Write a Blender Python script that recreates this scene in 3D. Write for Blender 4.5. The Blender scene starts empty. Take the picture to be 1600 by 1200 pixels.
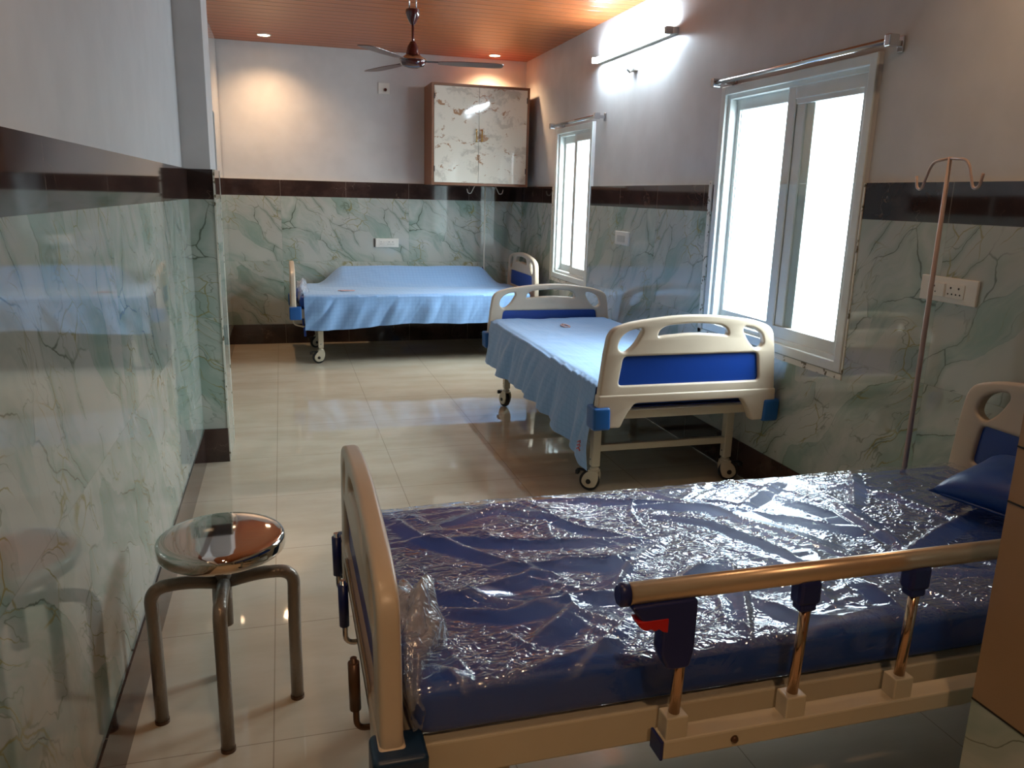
import bpy, bmesh, math, random
import numpy as np
from mathutils import Vector, Matrix, noise as mnoise
random.seed(7)
scene = bpy.context.scene
col = scene.collection
PI = math.pi

# ------------------------------------------------------------------ camera
cam_d = bpy.data.cameras.new('camera')
cam = bpy.data.objects.new('camera', cam_d); col.objects.link(cam)
R_ = Vector((0.96142592, -0.27384317, 0.02588661))
U_ = Vector((0.03917075, 0.22945717, 0.97253024))
F_ = Vector((0.27226063, 0.93400178, -0.23133271))
M_ = Matrix((R_, U_, -F_)).transposed().to_4x4()
M_.translation = Vector((0, 0, 1.45))
cam.matrix_world = M_
cam_d.sensor_width = 36.0
cam_d.lens = 36.0 * 1235.0 / 1600.0
cam_d.clip_start = 0.02
scene.camera = cam

# ------------------------------------------------------------------ world / exposure
world = bpy.data.worlds.new('daylight'); scene.world = world
world.use_nodes = True
bg = world.node_tree.nodes['Background']
bg.inputs['Color'].default_value = (0.82, 0.92, 1.0, 1)
SKY = 16.0
def sky_strength():
    # brighter overhead, dimmer towards the houses across the lane and the ground
    t = world.node_tree
    tc = t.nodes.new('ShaderNodeTexCoord'); sp = t.nodes.new('ShaderNodeSeparateXYZ')
    t.links.new(tc.outputs['Generated'], sp.inputs[0])
    a = t.nodes.new('ShaderNodeMapRange'); a.inputs[1].default_value = -0.05; a.inputs[2].default_value = 0.75
    a.inputs[3].default_value = 0.55; a.inputs[4].default_value = 2.4
    t.links.new(sp.outputs[2], a.inputs[0])
    b = t.nodes.new('ShaderNodeMapRange'); b.inputs[1].default_value = -0.8; b.inputs[2].default_value = 0.8
    b.inputs[3].default_value = 1.35; b.inputs[4].default_value = 0.75
    t.links.new(sp.outputs[1], b.inputs[0])
    m = t.nodes.new('ShaderNodeMath'); m.operation = 'MULTIPLY'
    t.links.new(a.outputs[0], m.inputs[0]); t.links.new(b.outputs[0], m.inputs[1])
    m2 = t.nodes.new('ShaderNodeMath'); m2.operation = 'MULTIPLY'; m2.inputs[1].default_value = SKY
    t.links.new(m.outputs[0], m2.inputs[0]); t.links.new(m2.outputs[0], bg.inputs['Strength'])
sky_strength()
vs = scene.view_settings
vs.view_transform = 'Standard'; vs.look = 'None'; vs.gamma = 1.0; vs.exposure = 0.12
vs.use_curve_mapping = False
cy = scene.cycles
cy.max_bounces = 10; cy.diffuse_bounces = 5; cy.glossy_bounces = 5
cy.transmission_bounces = 6; cy.transparent_max_bounces = 16
cy.caustics_reflective = False; cy.caustics_refractive = False
cy.sample_clamp_indirect = 4.0
cy.use_denoising = True

TUBE_POWER = 175.0
WARM_POWER = 56.0
FRONT_POWER = 16.0

# window portals guide the skylight through the two openings
def portal(name, y0, y1, z0, z1, x):
    ld = bpy.data.lights.new(name, 'AREA'); ld.shape = 'RECTANGLE'
    ld.size = z1 - z0; ld.size_y = y1 - y0
    ld.cycles.is_portal = True
    o = bpy.data.objects.new(name, ld); col.objects.link(o)
    o.location = (x, (y0+y1)/2, (z0+z1)/2)
    o.rotation_euler = (0, PI/2, 0)          # -Z of the lamp looks towards -X
    return o

# ------------------------------------------------------------------ room numbers (metres)
XL, YP, XP, XS = -0.4447, 4.364, -0.318, -0.4785
YB, XR, ZC = 7.88, 2.3457, 2.7273
ZD, ZB, ZS = 1.541, 1.394, 0.188
YF = -2.2
W2 = (2.873, 4.085, 0.7245, 2.0575)
W1 = (5.986, 6.855, 0.7468, 2.0281)
portal('window_portal', W2[0], W2[1], W2[2], W2[3], XR+0.22)
portal('window_portal_far', W1[0], W1[1], W1[2], W1[3], XR+0.22)

# ------------------------------------------------------------------ materials
def hexc(r, g, b):
    f = lambda c: (c/255/12.92) if c/255 <= 0.04045 else ((c/255+0.055)/1.055)**2.4
    return (f(r), f(g), f(b), 1)
class NT:
    def __init__(s, name):
        s.m = bpy.data.materials.new(name); s.m.use_nodes = True
        s.t = s.m.node_tree; s.t.nodes.clear()
        s.out = s.t.nodes.new('ShaderNodeOutputMaterial')
    def n(s, kind, props=None, **ins):
        nd = s.t.nodes.new('ShaderNode'+kind)
        for k, v in (props or {}).items(): setattr(nd, k, v)
        for k, v in ins.items():
            key = k.replace('_', ' ')
            if k.startswith('i') and k[1:].isdigit(): sock = nd.inputs[int(k[1:])]
            else: sock = nd.inputs[key]
            s.put(sock, v)
        return nd
    def put(s, sock, v):
        if isinstance(v, bpy.types.NodeSocket): s.t.links.new(v, sock)
        elif isinstance(v, bpy.types.Node): s.t.links.new(v.outputs[0], sock)
        else: sock.default_value = v
    def math(s, op, a, b=None, c=None):
        nd = s.t.nodes.new('ShaderNodeMath'); nd.operation = op
        s.put(nd.inputs[0], a)
        if b is not None: s.put(nd.inputs[1], b)
        if c is not None: s.put(nd.inputs[2], c)
        return nd.outputs[0]
    def ramp(s, v, a, b, smooth=True):
        nd = s.t.nodes.new('ShaderNodeMapRange'); nd.interpolation_type = 'SMOOTHSTEP' if smooth else 'LINEAR'
        s.put(nd.inputs[0], v); nd.inputs[1].default_value = a; nd.inputs[2].default_value = b
        return nd.outputs[0]
    def mix(s, f, a, b, blend='MIX'):
        nd = s.t.nodes.new('ShaderNodeMix'); nd.data_type = 'RGBA'; nd.blend_type = blend
        s.put(nd.inputs[0], f); s.put(nd.inputs[6], a); s.put(nd.inputs[7], b)
        return nd.outputs[2]
    def end(s, sh):
        s.t.links.new(sh.outputs[0] if isinstance(sh, bpy.types.Node) else sh, s.out.inputs['Surface']); return s.m

def simple(name, c, rough=0.5, metal=0.0, spec=0.5, bump=0.0, bscale=40, coat=0.0, sheen=0.0):
    k = NT(name)
    p = k.n('BsdfPrincipled', Roughness=rough, Metallic=metal)
    p.inputs['Specular IOR Level'].default_value = spec
    p.inputs['Coat Weight'].default_value = coat
    p.inputs['Sheen Weight'].default_value = sheen
    tc = k.n('TexCoord')
    nz = k.n('TexNoise', Vector=tc.outputs['Object'], Scale=6.0, Detail=3.0)
    f = k.ramp(nz.outputs[0], 0.3, 0.7)
    dark = tuple(x*0.93 for x in c[:3])+(1,)
    k.put(p.inputs['Base Color'], k.mix(f, c, dark))
    if bump:
        nb = k.n('TexNoise', Vector=tc.outputs['Object'], Scale=float(bscale), Detail=3.0)
        b = k.n('Bump', Height=nb.outputs[0], Strength=bump, Distance=0.01)
        k.put(p.inputs['Normal'], b.outputs[0])
    return k.end(p)

def emission(name, c, strength):
    k = NT(name); return k.end(k.n('Emission', Color=c, Strength=strength))

M = {}
M['paint'] = simple('white_wall_paint', hexc(200, 200, 200), 0.42, spec=0.35, bump=0.03, bscale=60)
M['paint_gloss'] = simple('glossy_wall_paint', hexc(204, 205, 204), 0.09, spec=0.5)
M['upvc'] = simple('white_upvc', hexc(222, 228, 226), 0.3)
M['cream'] = simple('cream_plastic', hexc(200, 184, 163), 0.35, bump=0.02, bscale=200)
M['cream_steel'] = simple('cream_painted_steel', hexc(198, 188, 166), 0.3)
M['blue_panel'] = simple('blue_plastic_panel', hexc(18, 62, 150), 0.35)
M['blue_bumper'] = simple('blue_bumper_plastic', hexc(20, 84, 150), 0.4)
M['dark_bumper'] = simple('dark_blue_bumper', hexc(18, 48, 78), 0.4)
M['navy'] = simple('navy_plastic', hexc(28, 38, 96), 0.35)
M['red'] = simple('red_plastic', hexc(190, 24, 30), 0.35)
M['rubber'] = simple('black_rubber', hexc(28, 28, 30), 0.6)
M['chrome'] = simple('chrome_tube', hexc(205, 170, 140), 0.14, metal=1.0)
M['steel'] = simple('steel_metal', hexc(205, 205, 208), 0.2, metal=1.0)
M['mirror_steel'] = simple('polished_stool_steel', hexc(232, 222, 212), 0.04, metal=1.0)
M['alu'] = simple('satin_aluminium', hexc(214, 190, 162), 0.3, metal=0.75)
M['crank_metal'] = simple('brown_crank_handle', hexc(88, 62, 44), 0.35, metal=0.3)
M['vinyl'] = simple('blue_vinyl', hexc(4, 62, 142), 0.38, spec=0.5, bump=0.05, bscale=300)
M['mattress'] = simple('navy_mattress_vinyl', hexc(4, 66, 150), 0.5, bump=0.05, bscale=300)
M['maroon'] = simple('maroon_enamel', hexc(70, 20, 22), 0.15, coat=0.6)
M['maroon_blade'] = simple('fan_blade_enamel', hexc(92, 60, 50), 0.3)
M['gold'] = simple('gold_metal', hexc(214, 170, 90), 0.2, metal=1.0)
M['black'] = simple('black_plastic', hexc(20, 18, 18), 0.4)
M['socket'] = simple('white_socket_plastic', hexc(225, 222, 214), 0.3)
M['socket_grey'] = simple('grey_socket_plastic', hexc(190, 188, 180), 0.35)
M['hole'] = simple('socket_hole', hexc(45, 40, 38), 0.6)
M['cab_wood'] = simple('brown_cabinet_edge', hexc(128, 84, 56), 0.4)
M['door_grey'] = simple('grey_door_laminate', hexc(120, 132, 136), 0.4)
M['outside_wall'] = simple('outside_plaster', hexc(240, 236, 225), 0.8)
M['tan'] = simple('tan_laminate', hexc(150, 124, 96), 0.35)
M['emblem'] = simple('pink_print', hexc(196, 160, 158), 0.8)
M['hem_print'] = simple('red_hem_print', hexc(200, 110, 120), 0.8)
M['tube_glow'] = emission('tube_glow', (0.74, 0.89, 1.0, 1), TUBE_POWER)
M['warm_glow'] = emission('warm_glow', (1.0, 0.74, 0.48, 1), 30.0)

def marble():
    k = NT('green_veined_marble_tile')
    uv = k.n('UVMap').outputs[0]
    sp = k.n('SeparateXYZ', Vector=uv); u, v = sp.outputs[0], sp.outputs[1]
    v0 = k.math('SUBTRACT', v, ZS)
    ui = k.math('FLOOR', k.math('DIVIDE', u, 1.2)); vi = k.math('FLOOR', k.math('DIVIDE', v0, 0.603))
    lu = k.math('SUBTRACT', u, k.math('MULTIPLY', ui, 1.2)); lv = k.math('SUBTRACT', v0, k.math('MULTIPLY', vi, 0.603))
    var = k.math('MODULO', k.math('ABSOLUTE', vi), 2.0)
    off = k.math('MULTIPLY', var, 0.0)
    x = k.math('ADD', lu, off)
    p = k.n('CombineXYZ', X=x, Y=lv, Z=k.math('MULTIPLY', var, 0.6))
    rot = k.n('Mapping', Vector=p.outputs[0]); rot.inputs['Rotation'].default_value = (0, 0, math.radians(42))
    rot.inputs['Location'].default_value = (1.3, 0.35, 0.2)
    w1 = k.n('TexNoise', Vector=rot.outputs[0], Scale=2.1, Detail=2.0, Roughness=0.5)
    w2 = k.n('TexNoise', Vector=rot.outputs[0], Scale=11.0, Detail=3.0)
    def sub(vec, s):
        a = k.n('VectorMath', {'operation': 'SUBTRACT'}, i0=vec, i1=(0.5, 0.5, 0.5))
        b = k.n('VectorMath', {'operation': 'SCALE'}, i0=a.outputs[0]); b.inputs['Scale'].default_value = s
        return b.outputs[0]
    def add(a, b): return k.n('VectorMath', {'operation': 'ADD'}, i0=a, i1=b).outputs[0]
    warp = add(add(rot.outputs[0], sub(w1.outputs[1], 0.36)), sub(w2.outputs[1], 0.05))
    def vor(vec, sc, scale):
        m = k.n('Mapping', Vector=vec); m.inputs['Scale'].default_value = sc
        return k.n('TexVoronoi', {'feature': 'DISTANCE_TO_EDGE'}, Vector=m.outputs[0], Scale=scale).outputs['Distance']
    d1 = vor(warp, (0.75, 2.0, 1.0), 2.9)
    mc = k.n('Mapping', Vector=warp); mc.inputs['Scale'].default_value = (0.75, 2.0, 1.0)
    cell = k.n('TexVoronoi', Vector=mc.outputs[0], Scale=2.9)
    cr = k.n('SeparateColor', Color=cell.outputs['Color'])
    d2 = vor(add(warp, (3.3, 1.7, 0.4)), (0.9, 2.5, 1.0), 5.5)
    mk = k.n('TexNoise', Vector=rot.outputs[0], Scale=3.2, Detail=2.0)
    mk2 = k.n('TexNoise', Vector=add(rot.outputs[0], (5.1, 2.2, 0.0)), Scale=4.0, Detail=2.0)
    line1 = k.math('MULTIPLY', k.ramp(d1, 0.015, 0.001), k.ramp(mk.outputs[0], 0.42, 0.58))
    soft1 = k.math('MULTIPLY', k.ramp(d1, 0.16, 0.0), k.ramp(mk.outputs[0], 0.45, 0.66))
    line2 = k.math('MULTIPLY', k.ramp(d2, 0.030, 0.003), k.ramp(mk2.outputs[0], 0.52, 0.66))
    m3 = k.n('Mapping', Vector=warp); m3.inputs['Scale'].default_value = (0.9, 2.6, 1.0)
    sm = k.n('TexNoise', Vector=m3.outputs[0], Scale=2.0, Detail=4.0, Roughness=0.6)
    smear = k.ramp(sm.outputs[0], 0.50, 0.66)
    fill = k.math('MULTIPLY', k.ramp(cr.outputs[0], 0.66, 0.70), k.ramp(sm.outputs[0], 0.36, 0.62))
    r1 = k.n('TexNoise', Vector=m3.outputs[0], Scale=3.2, Detail=3.0)
    rid = k.math('MULTIPLY', k.ramp(k.math('ABSOLUTE', k.math('SUBTRACT', r1.outputs[0], 0.5)), 0.010, 0.0), k.ramp(mk2.outputs[0], 0.46, 0.62))
    base = k.mix(k.ramp(w1.outputs[0], 0.35, 0.7), hexc(180, 184, 177), hexc(168, 170, 164))
    base = k.mix(k.math('MULTIPLY', fill, 0.75), base, hexc(130, 152, 141))
    c = k.mix(k.math('MULTIPLY', smear, 0.30), base, hexc(122, 150, 136))
    c = k.mix(k.math('MULTIPLY', soft1, 0.50), c, hexc(108, 138, 122))
    c = k.mix(k.math('MULTIPLY', rid, 0.6), c, hexc(92, 104, 84))
    c = k.mix(k.math('MULTIPLY', line1, 0.85), c, hexc(70, 78, 64))
    c = k.mix(k.math('MULTIPLY', line2, 0.85), c, hexc(134, 128, 74))
    ju = k.math('MINIMUM', lu, k.math('SUBTRACT', 1.2, lu)); jv = k.math('MINIMUM', lv, k.math('SUBTRACT', 0.603, lv))
    jt = k.ramp(k.math('MINIMUM', ju, jv), 0.0022, 0.0008)
    c = k.mix(k.math('MULTIPLY', jt, 0.25), c, hexc(110, 112, 104))
    b = k.n('BsdfPrincipled', Roughness=0.045); k.put(b.inputs['Base Color'], c)
    b.inputs['IOR'].default_value = 1.55
    return k.end(b)
M['marble'] = marble()

def darkmarble():
    k = NT('dark_brown_marble_tile')
    uv = k.n('UVMap').outputs[0]
    nz = k.n('TexNoise', Vector=uv, Scale=2.4, Detail=5.0, Roughness=0.65)
    a = k.n('VectorMath', {'operation': 'SCALE'}, i0=nz.outputs[1]); a.inputs['Scale'].default_value = 0.4
    b = k.n('VectorMath', {'operation': 'ADD'}, i0=uv, i1=a.outputs[0])
    vo = k.n('TexVoronoi', {'feature': 'DISTANCE_TO_EDGE'}, Vector=b.outputs[0], Scale=6.5)
    mk = k.n('TexNoise', Vector=uv, Scale=5.0, Detail=3.0)
    ln = k.math('MULTIPLY', k.ramp(vo.outputs['Distance'], 0.014, 0.0), k.ramp(mk.outputs[0], 0.5, 0.7))
    c = k.mix(k.ramp(nz.outputs[0], 0.4, 0.65), hexc(48, 36, 34), hexc(72, 54, 49))
    c = k.mix(k.math('MULTIPLY', ln, 0.6), c, hexc(150, 128, 112))
    sp = k.n('SeparateXYZ', Vector=uv)
    fu = k.math('FRACT', k.math('DIVIDE', sp.outputs[0], 0.6))
    fu = k.math('MINIMUM', fu, k.math('SUBTRACT', 1.0, fu))
    c = k.mix(k.math('MULTIPLY', k.ramp(fu, 0.0045, 0.002), 0.7), c, hexc(128, 118, 108))
    p = k.n('BsdfPrincipled', Roughness=0.05); k.put(p.inputs['Base Color'], c); p.inputs['IOR'].default_value = 1.55
    return k.end(p)
M['darkmarble'] = darkmarble()

def trimmat():
    k = NT('speckled_white_tile_edge')
    tc = k.n('TexCoord')
    nz = k.n('TexNoise', Vector=tc.outputs['Object'], Scale=34.0, Detail=4.0)
    c = k.mix(k.ramp(nz.outputs[0], 0.58, 0.66), hexc(214, 212, 200), hexc(96, 84, 56))
    p = k.n('BsdfPrincipled', Roughness=0.5); k.put(p.inputs['Base Color'], c)
    b = k.n('Bump', Height=nz.outputs[0], Strength=0.5, Distance=0.004); k.put(p.inputs['Normal'], b.outputs[0])
    return k.end(p)
M['edge'] = trimmat()

def floormat():
    k = NT('beige_glossy_floor_tile')
    uv = k.n('UVMap').outputs[0]
    sp = k.n('SeparateXYZ', Vector=uv)
    def dist(s, o):
        f = k.math('FRACT', k.math('DIVIDE', k.math('ADD', s, o), 0.61))
        return k.math('MULTIPLY', k.math('MINIMUM', f, k.math('SUBTRACT', 1.0, f)), 0.61)
    dx = dist(sp.outputs[0], 0.075+6.1); dy = dist(sp.outputs[1], -1.95+6.1)
    j = k.ramp(k.math('MINIMUM', dx, dy), 0.0022, 0.0008)
    m = k.n('Mapping', Vector=uv); m.inputs['Scale'].default_value = (1.2, 3.0, 1.0)
    nz = k.n('TexNoise', Vector=m.outputs[0], Scale=1.7, Detail=5.0, Roughness=0.6)
    c = k.mix(k.ramp(nz.outputs[0], 0.3, 0.7), hexc(200, 188, 168), hexc(188, 174, 152))
    c = k.mix(k.math('MULTIPLY', j, 0.6), c, hexc(112, 96, 78))
    p = k.n('BsdfPrincipled', Roughness=0.035); k.put(p.inputs['Base Color'], c); p.inputs['IOR'].default_value = 1.55
    return k.end(p)
M['floor'] = floormat()

def ceilmat():
    k = NT('brown_wood_grain_ceiling_panel')
    uv = k.n('UVMap').outputs[0]
    sp = k.n('SeparateXYZ', Vector=uv)
    f = k.math('FRACT', k.math('DIVIDE', sp.outputs[1], 0.125))
    g = k.ramp(k.math('MINIMUM', f, k.math('SUBTRACT', 1.0, f)), 0.14, 0.02)
    m = k.n('Mapping', Vector=uv); m.inputs['Scale'].default_value = (0.8, 14.0, 1.0)
    nz = k.n('TexNoise', Vector=m.outputs[0], Scale=3.0, Detail=6.0, Roughness=0.6)
    c = k.mix(k.ramp(nz.outputs[0], 0.3, 0.7), hexc(182, 104, 58), hexc(156, 84, 46))
    c = k.mix(k.math('MULTIPLY', g, 0.6), c, hexc(86, 48, 32))
    p = k.n('BsdfPrincipled', Roughness=0.30); k.put(p.inputs['Base Color'], c); p.inputs['Specular IOR Level'].default_value = 0.28
    b = k.n('Bump', Height=k.math('SUBTRACT', 1.0, g), Strength=0.5, Distance=0.006); k.put(p.inputs['Normal'], b.outputs[0])
    return k.end(p)
M['ceiling'] = ceilmat()

def cabmat():
    k = NT('cream_marble_laminate')
    tc = k.n('TexCoord').outputs['Object']
    nz = k.n('TexNoise', Vector=tc, Scale=2.3, Detail=5.0, Roughness=0.6)
    a = k.n('VectorMath', {'operation': 'SCALE'}, i0=nz.outputs[1]); a.inputs['Scale'].default_value = 0.5
    b = k.n('VectorMath', {'operation': 'ADD'}, i0=tc, i1=a.outputs[0])
    mp = k.n('Mapping', Vector=b.outputs[0]); mp.inputs['Rotation'].default_value = (0, 0.6, 0); mp.inputs['Scale'].default_value = (1, 1, 2.0)
    n2 = k.n('TexNoise', Vector=mp.outputs[0], Scale=3.4, Detail=5.0, Roughness=0.65)
    g = k.ramp(n2.outputs[0], 0.52, 0.62)
    n3 = k.n('TexNoise', Vector=mp.outputs[0], Scale=5.5, Detail=6.0, Roughness=0.7)
    gold = k.ramp(n3.outputs[0], 0.585, 0.63)
    c = k.mix(k.math('MULTIPLY', g, 0.55), hexc(232, 226, 212), hexc(178, 172, 158))
    c = k.mix(k.math('MULTIPLY', gold, 0.85), c, hexc(164, 118, 78))
    p = k.n('BsdfPrincipled', Roughness=0.06); k.put(p.inputs['Base Color'], c)
    bb = k.n('TexNoise', Vector=tc, Scale=9.0, Detail=1.0)
    bp = k.n('Bump', Height=bb.outputs[0], Strength=0.12, Distance=0.01); k.put(p.inputs['Normal'], bp.outputs[0])
    return k.end(p)
M['cabdoor'] = cabmat()

def glassmat():
    k = NT('clear_window_glass')
    lw = k.n('LayerWeight', Blend=0.5)
    fr = k.math('ADD', k.math('MULTIPLY', k.math('POWER', lw.outputs['Facing'], 5.0), 0.9), 0.045)
    s = k.n('MixShader', Fac=fr)
    t = k.n('BsdfTransparent', Color=(0.94, 0.97, 0.96, 1)); g = k.n('BsdfGlossy', Roughness=0.02)
    k.put(s.inputs[1], t); k.put(s.inputs[2], g)
    return k.end(s)
M['glass'] = glassmat()

def clothmat():
    k = NT('blue_checked_bedsheet')
    uv = k.n('UVMap').outputs[0]
    sp = k.n('SeparateXYZ', Vector=uv)
    def ln(s):
        f = k.math('FRACT', k.math('DIVIDE', s, 0.032))
        return k.ramp(k.math('MINIMUM', f, k.math('SUBTRACT', 1.0, f)), 0.16, 0.04)
    gx = k.math('MAXIMUM', ln(sp.outputs[0]), ln(sp.outputs[1]))
    c = k.mix(k.math('MULTIPLY', gx, 0.22), hexc(126, 163, 206), hexc(90, 128, 180))
    p = k.n('BsdfPrincipled', Roughness=0.8); k.put(p.inputs['Base Color'], c)
    p.inputs['Sheen Weight'].default_value = 0.25
    nz = k.n('TexNoise', Vector=uv, Scale=14.0, Detail=4.0)
    b = k.n('Bump', Height=nz.outputs[0], Strength=0.25, Distance=0.012); k.put(p.inputs['Normal'], b.outputs[0])
    return k.end(p)
M['sheet'] = clothmat()

def wrapmat(name, tint, haze, boost, rough, use_attr=False):
    k = NT(name)
    tc = k.n('TexCoord').outputs['Object']
    mk = k.n('TexNoise', Vector=tc, Scale=4.5, Detail=2.0)
    mask = k.ramp(mk.outputs[0], 0.38, 0.55)
    if use_attr:
        at = k.n('Attribute', {'attribute_name': 'taut'})
        loose = k.math('SUBTRACT', 1.0, at.outputs['Fac'])
        crest = k.n('Attribute', {'attribute_name': 'crest'}).outputs['Fac']
    else:
        loose = k.math('ADD', 1.0, 0.0); crest = k.math('ADD', 0.0, 0.0)
    m = k.n('Mapping', Vector=tc); m.inputs['Rotation'].default_value = (0, 0, 0.6); m.inputs['Scale'].default_value = (1.0, 1.8, 1.0)
    n1 = k.n('TexNoise', Vector=m.outputs[0], Scale=19.0, Detail=2.5, Roughness=0.5, Distortion=1.3)
    r = k.math('SUBTRACT', 1.0, k.math('ABSOLUTE', k.math('MULTIPLY', k.math('SUBTRACT', n1.outputs[0], 0.5), 5.0)))
    h = k.math('MULTIPLY', k.math('MULTIPLY', r, k.math('ADD', k.math('MULTIPLY', mask, 0.75), 0.25)), k.math('ADD', k.math('MULTIPLY', loose, 0.95), 0.05))
    b = k.n('Bump', Height=h, Strength=0.55, Distance=0.008)
    lw = k.n('LayerWeight', Blend=0.5); k.put(lw.inputs['Normal'], b.outputs[0])
    fr = k.math('ADD', k.math('MULTIPLY', k.math('POWER', lw.outputs['Facing'], 5.0), 0.9), 0.04)
    bo = k.math('ADD', k.math('MULTIPLY', loose, boost-1.0), 1.0)
    fac = k.math('MINIMUM', k.math('MULTIPLY', fr, bo), 1.0)
    g = k.n('BsdfGlossy', Roughness=rough, Color=(0.95, 0.97, 1, 1)); k.put(g.inputs['Normal'], b.outputs[0])
    t = k.n('BsdfTransparent', Color=tint)
    d = k.n('BsdfDiffuse', Color=(0.75, 0.78, 0.85, 1)); k.put(d.inputs['Normal'], b.outputs[0])
    hz = k.math('MULTIPLY', k.math('MULTIPLY', k.math('ADD', k.math('MULTIPLY', mask, 0.6), 0.4), loose), haze)
    hz = k.math('MINIMUM', k.math('ADD', hz, k.math('MULTIPLY', crest, 0.22)), 1.0)
    s1 = k.n('MixShader', Fac=hz); k.put(s1.inputs[1], t); k.put(s1.inputs[2], d)
    s2 = k.n('MixShader', Fac=fac); k.put(s2.inputs[1], s1); k.put(s2.inputs[2], g)
    return k.end(s2)
M['wrap'] = wrapmat('clear_plastic_wrap', (0.97, 0.98, 1, 1), 0.06, 2.8, 0.085, True)
M['bunch'] = wrapmat('bunched_plastic_wrap', (0.9, 0.88, 0.88, 1), 0.35, 1.5, 0.2)

def legwrap():
    k = NT('steel_tube_wrapped_in_plastic')
    tc = k.n('TexCoord').outputs['Object']
    nz = k.n('TexNoise', Vector=tc, Scale=70.0, Detail=4.0)
    p = k.n('BsdfPrincipled', Roughness=0.3, Metallic=0.35); p.inputs['Base Color'].default_value = hexc(142, 130, 118)
    b = k.n('Bump', Height=nz.outputs[0], Strength=0.6, Distance=0.004); k.put(p.inputs['Normal'], b.outputs[0])
    return k.end(p)
M['legwrap'] = legwrap()

# ------------------------------------------------------------------ mesh helpers
def link(name, me, mats, parent=None, smooth=False, label=None, kind=None):
    o = bpy.data.objects.new(name, me); col.objects.link(o)
    if not isinstance(mats, (list, tuple)): mats = [mats]
    for m in mats: me.materials.append(m)
    if smooth:
        me.polygons.foreach_set('use_smooth', [True]*len(me.polygons))
    if parent: o.parent = parent
    if label: o['label'] = label
    if kind: o['kind'] = kind
    return o
def from_bm(name, bm, mats, parent=None, smooth=False, **k):
    me = bpy.data.meshes.new(name); bm.to_mesh(me); bm.free()
    return link(name, me, mats, parent, smooth, **k)
def sharpen(o, ang=35):
    me = o.data
    bm = bmesh.new(); bm.from_mesh(me)
    for e in bm.edges:
        if len(e.link_faces) == 2 and e.calc_face_angle(0) > math.radians(ang): e.smooth = False
    for f in bm.faces: f.smooth = True
    bm.to_mesh(me); bm.free(); return o
def add_box(bm, x0, x1, y0, y1, z0, z1, bev=0.0, seg=2, mat=None):
    r = bmesh.ops.create_cube(bm, size=1.0)
    vs = r['verts']
    for v in vs:
        v.co = Vector(((x0+x1)/2+v.co.x*(x1-x0), (y0+y1)/2+v.co.y*(y1-y0), (z0+z1)/2+v.co.z*(z1-z0)))
    if bev > 0:
        es = list({e for v in vs for e in v.link_edges})
        rb = bmesh.ops.bevel(bm, geom=es, offset=min(bev, 0.49*min(abs(x1-x0), abs(y1-y0), abs(z1-z0))), segments=seg, profile=0.5, affect='EDGES')
        vs = list({v for f in rb['faces'] for v in f.verts} | {v for v in vs if v.is_valid})
    if mat is not None:
        for v in vs: v.co = mat @ v.co
    return vs
def box(name, m, x0, x1, y0, y1, z0, z1, parent=None, bev=0.0, **k):
    bm = bmesh.new(); add_box(bm, x0, x1, y0, y1, z0, z1, bev)
    return from_bm(name, bm, m, parent, **k)
def add_tube(bm, pts, r, seg=12, closed_ends=True, flat=1.0):
    pts = [Vector(p) for p in pts]; n = len(pts)
    rs = r if isinstance(r, (list, tuple)) else [r]*n
    tg = []
    for i in range(n):
        a = pts[max(0, i-1)]; b = pts[min(n-1, i+1)]; tg.append((b-a).normalized())
    up = Vector((0, 0, 1))
    if abs(tg[0].dot(up)) > 0.95: up = Vector((1, 0, 0))
    nrm = (up - tg[0]*up.dot(tg[0])).normalized()
    rings = []
    for i in range(n):
        nrm = (nrm - tg[i]*nrm.dot(tg[i])).normalized(); bn = tg[i].cross(nrm)
        rings.append([bm.verts.new(pts[i]+(nrm*math.cos(2*PI*k/seg)+bn*math.sin(2*PI*k/seg)*flat)*rs[i]) for k in range(seg)])
    for i in range(n-1):
        for k in range(seg):
            f = bm.faces.new((rings[i][k], rings[i][(k+1) % seg], rings[i+1][(k+1) % seg], rings[i+1][k])); f.smooth = True
    if closed_ends:
        bm.faces.new(list(reversed(rings[0]))); bm.faces.new(rings[-1])
    return rings
def tube(name, m, pts, r, parent=None, seg=12, flat=1.0, **k):
    bm = bmesh.new(); add_tube(bm, pts, r, seg, True, flat)
    bmesh.ops.recalc_face_normals(bm, faces=bm.faces)
    return from_bm(name, bm, m, parent, **k)
def add_lathe(bm, prof, mat=None, seg=32):
    mat = mat or Matrix()
    rings = []
    for (r, z) in prof:
        if r < 1e-6: rings.append([bm.verts.new(mat @ Vector((0, 0, z)))])
        else: rings.append([bm.verts.new(mat @ Vector((r*math.cos(2*PI*k/seg), r*math.sin(2*PI*k/seg), z))) for k in range(seg)])
    for a, b in zip(rings, rings[1:]):
        for k in range(seg):
            k2 = (k+1) % seg
            if len(a) == 1 and len(b) == 1: continue
            if len(a) == 1: f = bm.faces.new((a[0], b[k2], b[k]))
            elif len(b) == 1: f = bm.faces.new((a[k], a[k2], b[0]))
            else: f = bm.faces.new((a[k], a[k2], b[k2], b[k]))
            f.smooth = True
def lathe(name, m, prof, loc=(0, 0, 0), parent=None, seg=32, mat=None, **k):
    bm = bmesh.new(); add_lathe(bm, prof, (Matrix.Translation(loc) @ (mat or Matrix())), seg)
    bmesh.ops.recalc_face_normals(bm, faces=bm.faces)
    o = from_bm(name, bm, m, parent, **k); return sharpen(o, 50)
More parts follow.
